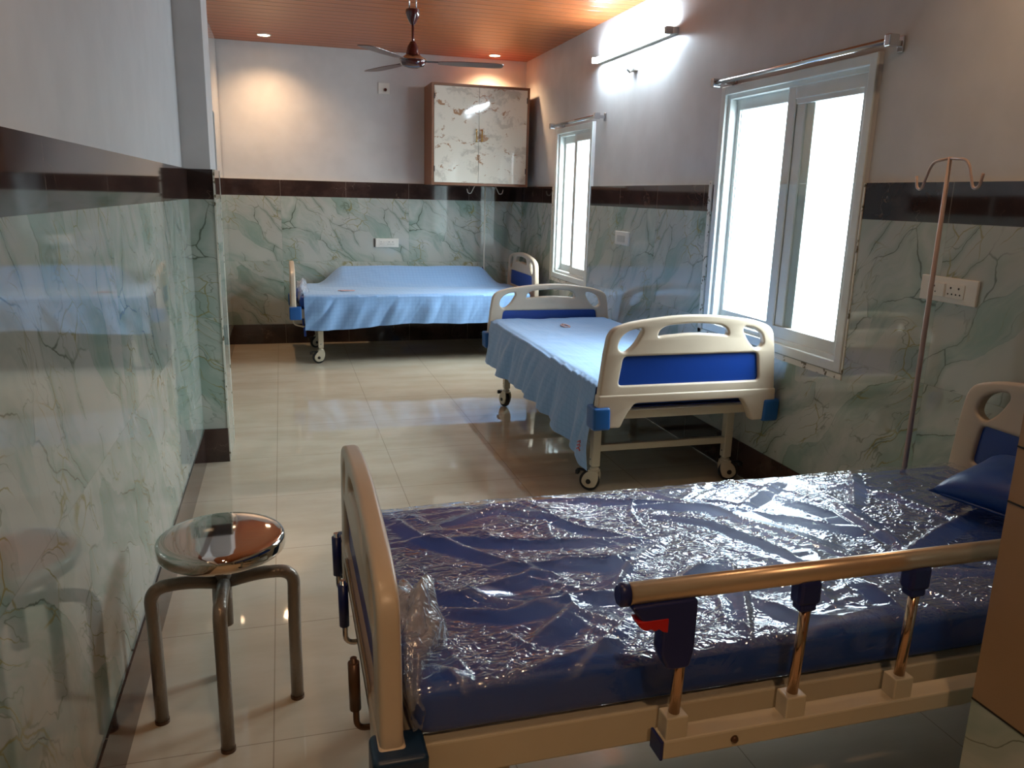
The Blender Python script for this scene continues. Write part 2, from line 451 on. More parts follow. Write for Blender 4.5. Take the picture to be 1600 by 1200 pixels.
def arc_pts(pts, r, n=6):
    """round the inner corners of a 3D polyline"""
    pts = [Vector(p) for p in pts]; out = [pts[0]]
    for i in range(1, len(pts)-1):
        a, b, c = pts[i-1], pts[i], pts[i+1]
        d1 = (a-b).normalized(); d2 = (c-b).normalized()
        rr = min(r, (a-b).length*0.49, (c-b).length*0.49)
        p0 = b+d1*rr; p2 = b+d2*rr
        for k in range(n+1):
            t = k/n; out.append(p0*(1-t)**2 + b*2*t*(1-t) + p2*t*t)
    out.append(pts[-1]); return out
def round_poly(pts, rads, n=6):
    out = []; N = len(pts)
    for i in range(N):
        a, b, c = Vector(pts[i-1]), Vector(pts[i]), Vector(pts[(i+1) % N])
        r = rads[i] if isinstance(rads, (list, tuple)) else rads
        if r <= 0: out.append(b); continue
        d1 = (a-b); d2 = (c-b); rr = min(r, d1.length*0.48, d2.length*0.48)
        p0 = b+d1.normalized()*rr; p2 = b+d2.normalized()*rr
        for k in range(n+1):
            t = k/n; out.append(p0*(1-t)**2 + b*2*t*(1-t) + p2*t*t)
    return out
def extrude_shape(loops, thick, bev):
    """filled 2D shape with holes -> mesh in (x, y) with thickness along z, rounded rims"""
    cu = bpy.data.curves.new('shape', 'CURVE'); cu.dimensions = '2D'; cu.fill_mode = 'BOTH'
    cu.extrude = max(thick/2-bev, 0.0001); cu.bevel_depth = bev; cu.bevel_resolution = 3; cu.offset = -bev
    for lp in loops:
        s = cu.splines.new('POLY'); s.points.add(len(lp)-1)
        for p, q in zip(s.points, lp): p.co = (q[0], q[1], 0, 1)
        s.use_cyclic_u = True
    ob = bpy.data.objects.new('shape', cu); col.objects.link(ob)
    dg = bpy.context.evaluated_depsgraph_get()
    me = bpy.data.meshes.new_from_object(ob.evaluated_get(dg))
    bpy.data.objects.remove(ob); bpy.data.curves.remove(cu)
    bm = bmesh.new(); bm.from_mesh(me); bpy.data.meshes.remove(me)
    bmesh.ops.remove_doubles(bm, verts=bm.verts, dist=0.00005)
    return bm
def empty(name, loc=(0, 0, 0), rz=0.0, label=None, cat=None, group=None):
    o = bpy.data.objects.new(name, None); col.objects.link(o)
    o.location = loc; o.rotation_euler = (0, 0, rz); o.empty_display_size = 0.1
    return tag(o, label, cat, group)
def tag(o, label=None, cat=None, group=None):
    if label: o['label'] = label
    if cat: o['category'] = cat
    if group: o['group'] = group
    return o
def copy_tree(o, parent=None):
    c = o.copy(); col.objects.link(c)
    if parent: c.parent = parent
    for ch in list(o.children): copy_tree(ch, c)
    return c
def uvq(bm, uvl, corners, uvs, mi):
    vs = [bm.verts.new(c) for c in corners]; f = bm.faces.new(vs); f.material_index = mi
    for l, uv in zip(f.loops, uvs): l[uvl].uv = uv
    return f

# ------------------------------------------------------------------ the shell
def wall(name, axis, const, back, u0, u1, holes=(), tiles=True, depth=0.2, ztop=ZC, paint=None):
    """axis 'x': plane x=const spanned by y; 'y': plane y=const spanned by x. back = +1/-1 side the wall body lies on"""
    bm = bmesh.new(); uvl = bm.loops.layers.uv.new('UVMap')
    zs = sorted({-0.06, ztop+0.05} | ({ZB, ZD} if tiles else set()) | {z for h in holes for z in (h[2], h[3])})
    us = sorted({u0, u1} | {u for h in holes for u in (h[0], h[1])})
    def P(u, z, d): return (const+back*d, u, z) if axis == 'x' else (u, const+back*d, z)
    for a, b in zip(us, us[1:]):
        for c, d in zip(zs, zs[1:]):
            um, zm = (a+b)/2, (c+d)/2
            if any(h[0] < um < h[1] and h[2] < zm < h[3] for h in holes): continue
            mi = 0
            if tiles: mi = 1 if zm < ZB else (2 if zm < ZD else 0)
            off = 0.0 if (mi or not tiles) else 0.02
            uvq(bm, uvl, [P(a, c, off), P(b, c, off), P(b, d, off), P(a, d, off)], [(a, c), (b, c), (b, d), (a, d)], mi)
    if tiles:   # small ledge on top of the tiles
        uvq(bm, uvl, [P(u0, ZD, 0), P(u1, ZD, 0), P(u1, ZD, 0.02), P(u0, ZD, 0.02)], [(0, 0)]*4, 3)
    for h in holes:   # reveals
        a, b, c, d = h[:4]
        for q in ([(a, c), (a, d)], [(b, c), (b, d)], [(a, c), (b, c)], [(a, d), (b, d)]):
            (p0, q0), (p1, q1) = q
            uvq(bm, uvl, [P(p0, q0, 0), P(p1, q1, 0), P(p1, q1, depth), P(p0, q0, depth)], [(0, 0)]*4, 0)
    # outer skin gives the wall its thickness
    for a, b in zip(us, us[1:]):
        for c, d in zip(zs, zs[1:]):
            um, zm = (a+b)/2, (c+d)/2
            if any(h[0] < um < h[1] and h[2] < zm < h[3] for h in holes): continue
            uvq(bm, uvl, [P(a, c, depth), P(b, c, depth), P(b, d, depth), P(a, d, depth)], [(0, 0)]*4, 0)
    return from_bm(name, bm, [paint or M['paint'], M['marble'], M['darkmarble'], M['edge']], kind='structure')

def plate(name, m, x0, x1, y0, y1, z, t):
    bm = bmesh.new(); uvl = bm.loops.layers.uv.new('UVMap')
    for zz in (z, z+t):
        uvq(bm, uvl, [(x0, y0, zz), (x1, y0, zz), (x1, y1, zz), (x0, y1, zz)], [(x0, y0), (x1, y0), (x1, y1), (x0, y1)], 0)
    for a, b in (((x0, y0), (x1, y0)), ((x1, y0), (x1, y1)), ((x1, y1), (x0, y1)), ((x0, y1), (x0, y0))):
        uvq(bm, uvl, [(*a, z), (*b, z), (*b, z+t), (*a, z+t)], [(0, 0)]*4, 0)
    return from_bm(name, bm, m, kind='structure')
XO = -1.5
plate('floor', M['floor'], XO, XR+0.2, YF, YB+0.2, -0.1, 0.1)
plate('ceiling', M['ceiling'], XO, XR+0.2, YF, YB+0.2, ZC, 0.1)
wall('wall_right', 'x', XR, 1, YF-0.2, YB+0.2, [W2, W1])
wall('wall_back', 'y', YB, 1, XO, XR+0.2)
wall('wall_left', 'x', XL, -1, YF-0.2, YP)
DOOR = (5.75, 6.96, -0.06, 2.03)
wall('wall_side', 'x', XS, -1, 4.75, YB, [DOOR], paint=M['paint_gloss'])
wall('wall_front', 'y', YF, -1, XL-0.2, XR+0.2)
# pier that projects beyond the left wall
def pier():
    bm = bmesh.new(); uvl = bm.loops.layers.uv.new('UVMap')
    x0, x1, y0, y1 = XL-0.2, XP, YP, 4.75
    def ring(off, za, zb, mi):
        X1, Y0, Y1 = x1-off, y0+off*0.2, y1-off
        uvq(bm, uvl, [(x0, Y0, za), (X1, Y0, za), (X1, Y0, zb), (x0, Y0, zb)], [(x0+2.9, za), (X1+2.9, za), (X1+2.9, zb), (x0+2.9, zb)], mi)
        uvq(bm, uvl, [(X1, Y0, za), (X1, Y1, za), (X1, Y1, zb), (X1, Y0, zb)], [(Y0, za), (Y1, za), (Y1, zb), (Y0, zb)], mi)
        uvq(bm, uvl, [(X1, Y1, za), (x0, Y1, za), (x0, Y1, zb), (X1, Y1, zb)], [(X1, za), (x0, za), (x0, zb), (X1, zb)], mi)
    ring(0, 0, ZB, 1); ring(0, ZB, ZD, 2); ring(0.015, ZD, ZC, 0)
    uvq(bm, uvl, [(x0, y0, ZD), (x1, y0, ZD), (x1, y1, ZD), (x0, y1, ZD)], [(0, 0)]*4, 3)
    from_bm('wall_pier', bm, [M['paint'], M['marble'], M['darkmarble'], M['edge']], kind='structure')
pier()
# near wall at the right that closes off the bay in front of the window wall
NWX, NWY = 1.2, 1.005
def near_wall():
    bm = bmesh.new(); uvl = bm.loops.layers.uv.new('UVMap')
    def side(z0, z1, mi):
        uvq(bm, uvl, [(NWX, YF, z0), (NWX, NWY, z0), (NWX, NWY, z1), (NWX, YF, z1)], [(YF, z0), (NWY, z0), (NWY, z1), (YF, z1)], mi)
        uvq(bm, uvl, [(NWX, NWY, z0), (XR-0.001, NWY, z0), (XR-0.001, NWY, z1), (NWX, NWY, z1)], [(NWX, z0), (XR, z0), (XR, z1), (NWX, z1)], mi if mi != 3 else 1)
    side(0, 0.565, 1); side(0.565, 1.40, 3); side(1.40, ZD, 2); side(ZD, ZC, 0)
    from_bm('wall_near', bm, [M['paint'], M['marble'], M['darkmarble'], M['tan']], kind='structure')
    for i, z in enumerate((0.565, 0.955, 1.055)):
        box('trim_%d' % (8+i), M['black'], NWX-0.0015, NWX+0.001, YF, NWY, z-0.0015, z+0.0015, kind='structure')
near_wall()
def base(name, x0, x1, y0, y1):
    bm = bmesh.new(); uvl = bm.loops.layers.uv.new('UVMap')
    add_box(bm, x0, x1, y0, y1, 0, ZS)
    for f in bm.faces:
        for l in f.loops:
            c = l.vert.co; l[uvl].uv = ((c.y if (x1-x0) < (y1-y0) else c.x), c.z)
    from_bm(name, bm, M['darkmarble'], kind='structure')
T = 0.006
base('baseboard_right', XR-T, XR, NWY, YB)
base('baseboard_back', XS-0.25, XR-T, YB-T, YB)
base('baseboard_left', XL, XL+T, YF, YP)
base('baseboard_pier', XL+T, XP-0.004, YP-T, YP)
base('baseboard_side', XS, XS+T, DOOR[1], YB-T)
base('baseboard_near', NWX-T, NWX, YF, NWY)
# ragged white tile edges
box('trim_1', M['edge'], XP-0.006, XP+0.003, YP-0.003, YP+0.006, 0, ZD, kind='structure')
box('trim_2', M['edge'], XR-0.006, XR, W2[1]+0.02, W2[1]+0.055, 0.70, ZD+0.02, kind='structure')
box('trim_3', M['edge'], XR-0.006, XR, W2[0]-0.012, W2[1]+0.055, W2[2]-0.028, W2[2]-0.002, kind='structure')
box('trim_4', M['edge'], XR-0.004, XR, W2[0]-0.014, W2[0]-0.004, W2[2], ZD, kind='structure')
box('trim_5', M['edge'], XR-0.006, XR, W1[1]+0.01, W1[1]+0.05, W1[2]-0.02, ZD, kind='structure')
box('trim_6', M['edge'], XR-0.006, XR, W1[0]-0.012, W1[1]+0.05, W1[2]-0.03, W1[2]-0.002, kind='structure')
box('trim_7', M['edge'], XP-0.003, XP+0.002, 4.742, 4.753, 0, ZD, kind='structure')
# door standing in the side opening
def side_door():
    bm = bmesh.new()
    add_box(bm, XS-0.12, XS-0.08, DOOR[0], DOOR[1], 0, DOOR[3], 0.002)
    d = from_bm('door_1', bm, M['door_grey'], kind='structure')
    bm = bmesh.new()
    for a in (0, 1):
        y = DOOR[0] if a == 0 else DOOR[1]-0.04
        add_box(bm, XS-0.15, XS-0.03, y+0.001, y+0.039, 0, DOOR[3]-0.04)
    add_box(bm, XS-0.15, XS-0.03, DOOR[0]+0.001, DOOR[1]-0.001, DOOR[3]-0.04, DOOR[3]-0.001)
    from_bm('door_frame', bm, M['door_grey'], d)
    tube('door_handle', M['steel'], arc_pts([(XS-0.08, 6.05, 1.0), (XS-0.03, 6.05, 1.0), (XS-0.03, 6.17, 1.0)], 0.01), 0.008, d)
side_door()
# passage wall behind the opening between pier and side wall keeps daylight out
box('wall_passage', M['paint'], XO, XO+0.05, 4.0, YB, 0, ZC, kind='structure')

# ------------------------------------------------------------------ windows
def ring_frame(bm, x0, x1, y0, y1, z0, z1, w, bev=0.004, wt=None):
    wt = wt or w
    add_box(bm, x0, x1, y0, y0+w, z0, z1, bev); add_box(bm, x0, x1, y1-w, y1, z0, z1, bev)
    add_box(bm, x0+0.0005, x1-0.0005, y0+w*0.9, y1-w*0.9, z0, z0+wt, bev); add_box(bm, x0+0.0005, x1-0.0005, y0+w*0.9, y1-w*0.9, z1-wt, z1, bev)
def window(n, W, near_w, far_w):
    y0, y1, z0, z1 = W
    root = empty('window_%d' % n, (XR, y0, z0)); root['kind'] = 'structure'
    def par(o): o.parent = root; o.matrix_parent_inverse = Matrix.Translation((-XR, -y0, -z0)); return o
    bm = bmesh.new()
    ring_frame(bm, XR-0.008, XR+0.11, y0+0.002, y1-0.002, z0+0.002, z1-0.002, 0.045)
    ring_frame(bm, XR+0.012, XR+0.10, y0+0.03, y1-0.03, z0+0.03, z1-0.03, 0.04)
    par(from_bm('window_frame', bm, M['upvc'], smooth=False))
    ya, yb = near_w; yc, yd = far_w
    bm = bmesh.new(); ring_frame(bm, XR+0.018, XR+0.052, ya, yb, z0+0.065, z1-0.065, 0.062)
    if n == 2:      # stepped meeting stile with its brush channel
        add_box(bm, XR+0.030, XR+0.056, yb-0.125, yb-0.058, z0+0.066, z1-0.066, 0.003)
        add_box(bm, XR+0.042, XR+0.057, yb-0.185, yb-0.120, z0+0.066, z1-0.066, 0.003)
        add_box(bm, XR+0.024, XR+0.054, ya+0.05, yb-0.05, z1-0.150, z1-0.120, 0.003)
    s1 = par(from_bm('window_sash', bm, M['upvc']))
    bm = bmesh.new(); ring_frame(bm, XR+0.058, XR+0.092, yc, yd, z0+0.065, z1-0.065, 0.062)
    s2 = par(from_bm('window_sash', bm, M['upvc']))
    for s, xa, p, q in ((s1, XR+0.033, ya, yb), (s2, XR+0.073, yc, yd)):
        bm = bmesh.new(); add_box(bm, xa, xa+0.005, p+0.055, q-0.055, z0+0.12, z1-0.12)
        g = from_bm('pane', bm, M['glass'], s)
        bm = bmesh.new(); ring_frame(bm, xa-0.006, xa-0.001, p+0.056, q-0.056, z0+0.121, z1-0.121, 0.006, 0)
        from_bm('gasket', bm, M['socket_grey'], s)
    # outer track with vertical ribs
    bm = bmesh.new()
    for j in range(3):
        add_box(bm, XR+0.056+0.012*j, XR+0.060+0.012*j, yb-0.002 if False else ya+0.0, yb, z0+0.04, z0+0.062)
    par(from_bm('sill_track', bm, M['upvc']))
    return root
window(2, W2, (2.905, 3.50), (3.42, 4.05))
window(1, W1, (6.02, 6.44), (6.38, 6.82))
# curtain rods
def rod(y0, y1, z, lab):
    x = XR-0.075
    t = empty('curtain_rod', (XR, (y0+y1)/2, z), 0, lab, 'curtain rod', None)
    h = (y1-y0)/2
    tube('rod', M['steel'], [(-0.075, -h, 0), (-0.075, h, 0)], 0.0125, t, 14)
    for s in (-1, 1):
        bm = bmesh.new(); add_box(bm, -0.098, -0.052, s*h-0.016, s*h+0.016, -0.022, 0.022, 0.004)
        from_bm('finial', bm, M['steel'], t)
        bm = bmesh.new(); add_box(bm, -0.055, 0.016, s*(h-0.05)-0.009, s*(h-0.05)+0.009, -0.01, 0.012, 0.002)
        add_box(bm, 0.008, 0.019, s*(h-0.05)-0.015, s*(h-0.05)+0.015, -0.03, 0.03, 0.002)
        from_bm('bracket', bm, M['steel'], t)
    return t
rod(2.726, 4.035, 2.067, 'long steel curtain rod above the larger window nearest the hooked pole')
rod(5.742, 6.764, 2.042, 'short steel curtain rod above the narrow window by the back corner')

# ------------------------------------------------------------------ lamps
def downlight(x, y, lab, power, group='round ceiling downlights'):
    t = empty('ceiling_downlight', (x, y, ZC), 0, lab, 'ceiling light', group)
    lathe('bezel', M['socket'], [(0.048, 0.0005), (0.048, -0.006), (0.055, -0.008), (0.060, -0.004), (0.060, 0.0005)], parent=t)
    lathe('lamp_disc', M['warm_glow'], [(0, -0.004), (0.048, -0.004), (0.048, 0.0)], parent=t)
    ld = bpy.data.lights.new('downlight_beam', 'SPOT'); ld.energy = power; ld.color = (1.0, 0.62, 0.34)
    ld.spot_size = math.radians(136); ld.spot_blend = 1.0; ld.shadow_soft_size = 0.04
    l = bpy.data.objects.new('downlight_beam', ld); col.objects.link(l); l.parent = t; l.location = (0, 0, -0.02)
    return t
downlight(-0.084, 7.52, 'lit round downlight in the wood ceiling at the pier side of the back wall', WARM_POWER)
downlight(1.98, 7.66, 'lit round downlight in the wood ceiling above the wall cabinet', WARM_POWER*1.5)
downlight(-0.08, 1.25, 'warm round downlight in the ceiling above the stool, outside the picture', FRONT_POWER*0.8, 'front downlights')
downlight(1.98, 2.0, 'warm round downlight in the ceiling over the pillow of the wrapped bed, outside the picture', FRONT_POWER*1.1, 'front downlights')

downlight(0.30, -0.35, 'warm round downlight in the ceiling near the viewer, outside the picture', FRONT_POWER*4.3, 'front downlights')

tl = empty('tube_light', (XR+0.02, 5.33, 2.455), 0, 'lit white tube light fixed high on the window wall', 'tube light')
bm = bmesh.new(); add_box(bm, -0.035, 0.0, -0.63, 0.63, -0.02, 0.02, 0.003); from_bm('batten', bm, M['socket'], tl)
tube('tube', M['tube_glow'], [(-0.062, -0.595, 0), (-0.062, 0.595, 0)], 0.014, tl, 16)
for s in (-1, 1):
    bm = bmesh.new(); add_box(bm, -0.082, -0.0, s*0.61-0.014, s*0.61+0.014, -0.022, 0.022, 0.004)
    from_bm('end_holder', bm, M['socket_grey'], tl)
lh = empty('lamp_holder', (XR+0.02, 5.3, 2.345), 0, 'small white angled lamp holder on the wall under the tube light', 'lamp holder')
bm = bmesh.new(); add_box(bm, -0.02, 0, -0.045, 0.045, -0.045, 0.03, 0.004); from_bm('base_plate', bm, M['socket'], lh)
lathe('holder_cup', M['socket_grey'], [(0, 0), (0.018, 0), (0.022, 0.03), (0.019, 0.05), (0.0, 0.05)], parent=lh, mat=Matrix.Translation((-0.02, 0, -0.01)) @ Matrix.Rotation(-2.4, 4, 'Y'))

# ------------------------------------------------------------------ ceiling fan
def fan():
    x, y = 0.845, 5.35
    t = empty('ceiling_fan', (x, y, ZC), 0, 'maroon ceiling fan with chrome ringed motor hanging from the wood ceiling', 'ceiling fan')
    zc = -0.155; zm = zc+0.028
    for s in (-1, 1):
        tube('hanger_rod', M['steel'], [(s*0.022, 0, 0.0), (s*0.022, 0, zc-0.02)], 0.004, t, 8)
    lathe('canopy', M['maroon'], [(0.0, zc-0.012), (0.03, zc-0.01), (0.044, zc-0.0), (0.046, zc-0.02), (0.036, zc-0.05), (0.016, zc-0.085), (0.0, zc-0.087)], parent=t)
    tube('down_rod', M['maroon'], [(0, 0, zc-0.08), (0, 0, zm-0.28)], 0.008, t, 12)
    lathe('motor_shroud', M['maroon'], [(0.0, zm-0.215), (0.016, zm-0.215), (0.034, zm-0.245), (0.044, zm-0.285), (0.045, zm-0.30), (0.0, zm-0.30)], parent=t)
    m = lathe('motor', M['maroon'], [(0.0, zm-0.292), (0.045, zm-0.293), (0.078, zm-0.318), (0.084, zm-0.34), (0.07, zm-0.362), (0.03, zm-0.372), (0.0, zm-0.373)], parent=t, seg=40)
    lathe('chrome_ring', M['steel'], [(0.070, zm-0.310), (0.082, zm-0.3165), (0.0865, zm-0.327), (0.080, zm-0.330), (0.072, zm-0.318)], parent=m, seg=40)
    for a in (-8, 112, 232):
        bm = bmesh.new()
        mt = Matrix.Rotation(math.radians(a), 4, 'Z') @ Matrix.Translation((0, 0, zm-0.335)) @ Matrix.Rotation(math.radians(-5), 4, 'X')
        pts = [(0.16, -0.035), (0.30, -0.06), (0.52, -0.065), (0.58, -0.045), (0.58, 0.045), (0.52, 0.06), (0.30, 0.055), (0.16, 0.035)]
        b = extrude_shape([round_poly(pts, 0.02, 3)], 0.004, 0.001)
        b.transform(mt)
        bl = from_bm('blade', b, M['maroon_blade'], t)
        bm = bmesh.new(); add_box(bm, 0.06, 0.24, -0.013, 0.013, 0.002, 0.006, 0.001); bm.transform(mt)
        from_bm('blade_iron', bm, M['black'], bl)
fan()

# ------------------------------------------------------------------ wall cabinet
def cabinet():
    x0, x1, y0, y1, z0, z1 = 1.355, 2.288, 7.5, YB, 1.535, 2.435
    t = empty('wall_cabinet', ((x0+x1)/2, y1, z0), 0, 'brown edged wall cabinet with two glossy marble patterned doors', 'cabinet')
    ox, oy, oz = (x0+x1)/2, y1, z0
    hw = (x1-x0)/2; H_ = z1-z0; D = y1-y0
    bm = bmesh.new()
    add_box(bm, -hw, -hw+0.022, -D+0.02, 0.018, 0, H_, 0.001); add_box(bm, hw-0.022, hw, -D+0.02, 0.018, 0, H_, 0.001)
    add_box(bm, -hw+0.022, hw-0.022, -D+0.02, 0.018, 0, 0.022); add_box(bm, -hw+0.022, hw-0.022, -D+0.02, 0.018, H_-0.022, H_)
    add_box(bm, -hw+0.022, hw-0.022, -0.012, 0.0, 0.022, H_-0.022)
    from_bm('cabinet_body', bm, M['cab_wood'], t)
    bm = bmesh.new()
    for s in (-1, 1):
        add_box(bm, min(s*hw, s*(hw-0.022)), max(s*hw, s*(hw-0.022)), -D, -D+0.02, 0, H_, 0.001)
    add_box(bm, -hw+0.022, hw-0.022, -D, -D+0.02, 0, 0.022); add_box(bm, -hw+0.022, hw-0.022, -D, -D+0.02, H_-0.022, H_)
    from_bm('face_frame', bm, M['cab_wood'], t)
    mid = -0.022
    for s in (-1, 1):
        a, b = (-hw+0.024, mid-0.0015) if s < 0 else (mid+0.0015, hw-0.024)
        bm = bmesh.new(); add_box(bm, a, b, -D-0.002, -D+0.018, 0.024, H_-0.024, 0.0015)
        d = from_bm('cabinet_door', bm, M['cabdoor'], t)
        hx = mid+s*0.026
        bm = bmesh.new()
        add_tube(bm, arc_pts([(hx, -D-0.002, 0.40), (hx, -D-0.03, 0.40), (hx, -D-0.03, 0.505), (hx, -D-0.002, 0.505)], 0.01), 0.0055, 8)
        h = from_bm('handle', bm, M['gold'], d)
        for hz in ((0.12, 0.78) if True else ()):
            pass
        for hz in (0.12, H_-0.14):
            xx = a+0.002 if s < 0 else b-0.002
            bm = bmesh.new(); add_box(bm, xx-0.004, xx+0.004, -D-0.006, -D-0.001, hz, hz+0.05, 0.001)
            from_bm('hinge', bm, M['black'], d)
    # white square marks of the handles' plates
    return t
cabinet()

# ------------------------------------------------------------------ switches and sockets
def plate_thing(name, lab, cat, loc, rz, w, h, build):
    t = empty(name, loc, rz, lab, cat)
    bm = bmesh.new(); add_box(bm, -w/2, w/2, -0.012, 0.0, -h/2, h/2, 0.003); from_bm('cover_plate', bm, M['socket'], t)
    build(t); return t
def sub_box(t, name, m, x0, x1, z0, z1, y=-0.016, bev=0.001, parent=None):
    bm = bmesh.new(); add_box(bm, x0, x1, y, -0.011, z0, z1, bev); return from_bm(name, bm, m, parent or t)
def holes(par, pts, y=-0.0168, r=0.0032):
    for (x, z, rr) in pts:
        lathe('socket_hole', M['hole'], [(0, 0.0), (rr, 0.0), (rr, 0.0009), (0, 0.0009)], loc=(x, y, z), parent=par, seg=10, mat=Matrix.Rotation(-PI/2, 4, 'X'))
def twin(t):
    m1 = sub_box(t, 'socket_module', M['socket'], -0.078, -0.006, -0.026, 0.024)
    holes(m1, [(-0.060, 0.010, 0.0036), (-0.066, -0.010, 0.003), (-0.052, -0.010, 0.003)])
    sub_box(t, 'rocker', M['socket'], -0.034, -0.009, -0.024, 0.022, y=-0.02)
    m2 = sub_box(t, 'socket_module', M['socket'], -0.004, 0.078, -0.026, 0.024)
    for cx in (0.018, 0.054):
        holes(m2, [(cx, 0.010, 0.0042), (cx-0.010, -0.012, 0.0032), (cx+0.008, -0.012, 0.0032)])
plate_thing('wall_socket', 'long white socket board on the marble behind the hooked pole', 'socket', (XR, 2.345, 1.156), -PI/2, 0.26, 0.092, twin)
def rocker1(t):
    sub_box(t, 'rocker', M['socket_grey'], -0.07, 0.06, -0.028, 0.02)
plate_thing('wall_switch', 'square white wall switch on the marble between the two windows', 'switch', (XR, 5.31, 1.177), -PI/2, 0.235, 0.094, rocker1)
def twin_b(t):
    twin(t)
plate_thing('wall_socket', 'white socket board on the back wall above the bed with the raised rail', 'socket', (0.985, YB, 0.972), 0, 0.225, 0.085, twin_b)
cs = empty('wall_slot', (0.868, YB, 0.972), 0, 'short dark slot at the side of the back wall socket board', 'wall slot')
bm = bmesh.new(); add_box(bm, -0.010, 0.0, -0.008, 0.0, -0.042, 0.042, 0.002); from_bm('slot', bm, M['hole'], cs)
def knob(t):
    lathe('round_knob', M['maroon'], [(0, 0.02), (0.012, 0.02), (0.016, 0.012), (0.016, 0.0), (0, 0)], loc=(0.012, -0.012, -0.012), parent=t, seg=16, mat=Matrix.Rotation(PI/2, 4, 'X'))
plate_thing('fan_regulator', 'square white plate with a dark knob high on the back wall', 'regulator', (0.972, YB+0.02, 2.40), 0, 0.105, 0.10, knob)

# ------------------------------------------------------------------ hospital beds
def head_shape(dz):
    zt = lambda z: z+dz*min(1, max(0, (z-0.50)/0.10)) if z > 0.5 else z
    half = [(0.352, 0.40), (0.475, 0.40), (0.462, 0.60), (0.447, 0.75), (0.428, 0.866)]
    rad = [0.012, 0.012, 0.0, 0.0, 0.065]
    arch = [(0.335, 0.899), (0.22, 0.915), (0.11, 0.927), (0.0, 0.931)]
    inner = [(0.325, 0.462), (0.285, 0.516), (0.0, 0.516)]
    right = [(w, zt(z)) for w, z in half+arch]
    left = [(-w, z) for w, z in reversed(right)][1:]
    low = [(-inner[0][0], inner[0][1]), (-inner[1][0], inner[1][1]), (inner[1][0], inner[1][1]), (inner[0][0], inner[0][1])]
    pts = right+left+low
    rr = rad+[0.05, 0.05, 0.05, 0.05]+[0.05, 0.05, 0.05]+list(reversed(rad))+[0.02, 0.02, 0.02, 0.02]
    outline = round_poly([(a, b, 0) for a, b in pts], rr, 5)
    tear = [(-0.398, 0.772), (-0.378, 0.842), (-0.318, 0.878), (-0.258, 0.885), (-0.252, 0.862), (-0.292, 0.790), (-0.350, 0.742)]
    tear = [(-0.322+(w+0.322)*0.84, zt(0.815+(z-0.815)*0.82)) for w, z in tear]
    tl_ = round_poly([(a, b, 0) for a, b in tear], 0.03, 5)
    tr_ = round_poly([(-a, b, 0) for a, b in reversed(tear)], 0.03, 5)
    slot = [(-0.186, 0.829), (-0.178, 0.862), (-0.142, 0.882), (0, 0.893), (0.142, 0.882), (0.178, 0.862), (0.186, 0.829), (0.145, 0.835), (0, 0.845), (-0.145, 0.835)]
    slot = round_poly([(w, zt(z), 0) for w, z in slot], [0.015, 0.02, 0.03, 0.05, 0.03, 0.02, 0.015, 0.03, 0.05, 0.03], 4)
    blue = round_poly([(w, zt(z), 0) for w, z in ((-0.372, 0.604), (0.372, 0.604), (0.352, 0.742), (-0.352, 0.742))], 0.022, 5)
    return outline, tl_, tr_, slot, blue, zt
AX = Matrix(((0, 0, 1, 0), (1, 0, 0, 0), (0, 1, 0, 0), (0, 0, 0, 1)))     # shape (x,y,z) -> (thickness z -> X, x -> Y, y -> Z)
def end_board(name, x, dz, root, bump_mat):
    outline, a, b, slot, blue, zt = head_shape(dz)
    bm = extrude_shape([outline, a, b, slot, blue], 0.042, 0.011)
    bm.transform(Matrix.Translation((x, 0, 0)) @ AX)
    core = extrude_shape([[Vector((w*1.02, z, 0)) for w, z, _ in [(p[0], p[1]+(-0.003 if p[1] < zt(0.66) else 0.003), 0) for p in blue]]], 0.014, 0.001)
    core.transform(Matrix.Translation((x, 0, 0)) @ AX)
    # thicker apron below the ledge line
    lowp = [(0.352, 0.402), (0.478, 0.402), (0.468, zt(0.562)), (-0.468, zt(0.562)), (-0.478, 0.402), (-0.352, 0.402), (-0.325, 0.464), (-0.285, 0.518), (0.285, 0.518), (0.325, 0.464)]
    low = extrude_shape([round_poly([(p, q, 0) for p, q in lowp], [0.012, 0.012, 0.01, 0.01, 0.012, 0.012, 0.02, 0.02, 0.02, 0.02], 4)], 0.052, 0.008)
    low.transform(Matrix.Translation((x, 0, 0)) @ AX)
    me = bpy.data.meshes.new('t'); low.to_mesh(me); low.free(); bm.from_mesh(me); bpy.data.meshes.remove(me)
    o = from_bm(name, bm, M['cream'], root); sharpen(o, 40)
    bl = from_bm('blue_panel', core, M['blue_panel'], o, label='blue inset panel')
    for s in (-1, 1):
        prof = round_poly([(0.405*s, 0.395, 0), (0.492*s, 0.395, 0), (0.495*s, 0.505, 0), (0.41*s, 0.505, 0)], 0.012, 4)
        bb = extrude_shape([prof], 0.098, 0.012)
        bb.transform(Matrix.Translation((x+(0.012 if x < 1 else -0.012), 0, 0)) @ AX)
        q = from_bm('corner_bumper', bb, bump_mat, o, label='blue corner bumper'); sharpen(q, 40)
        # cream lobe that runs down over the bumper on the outer face
    return o
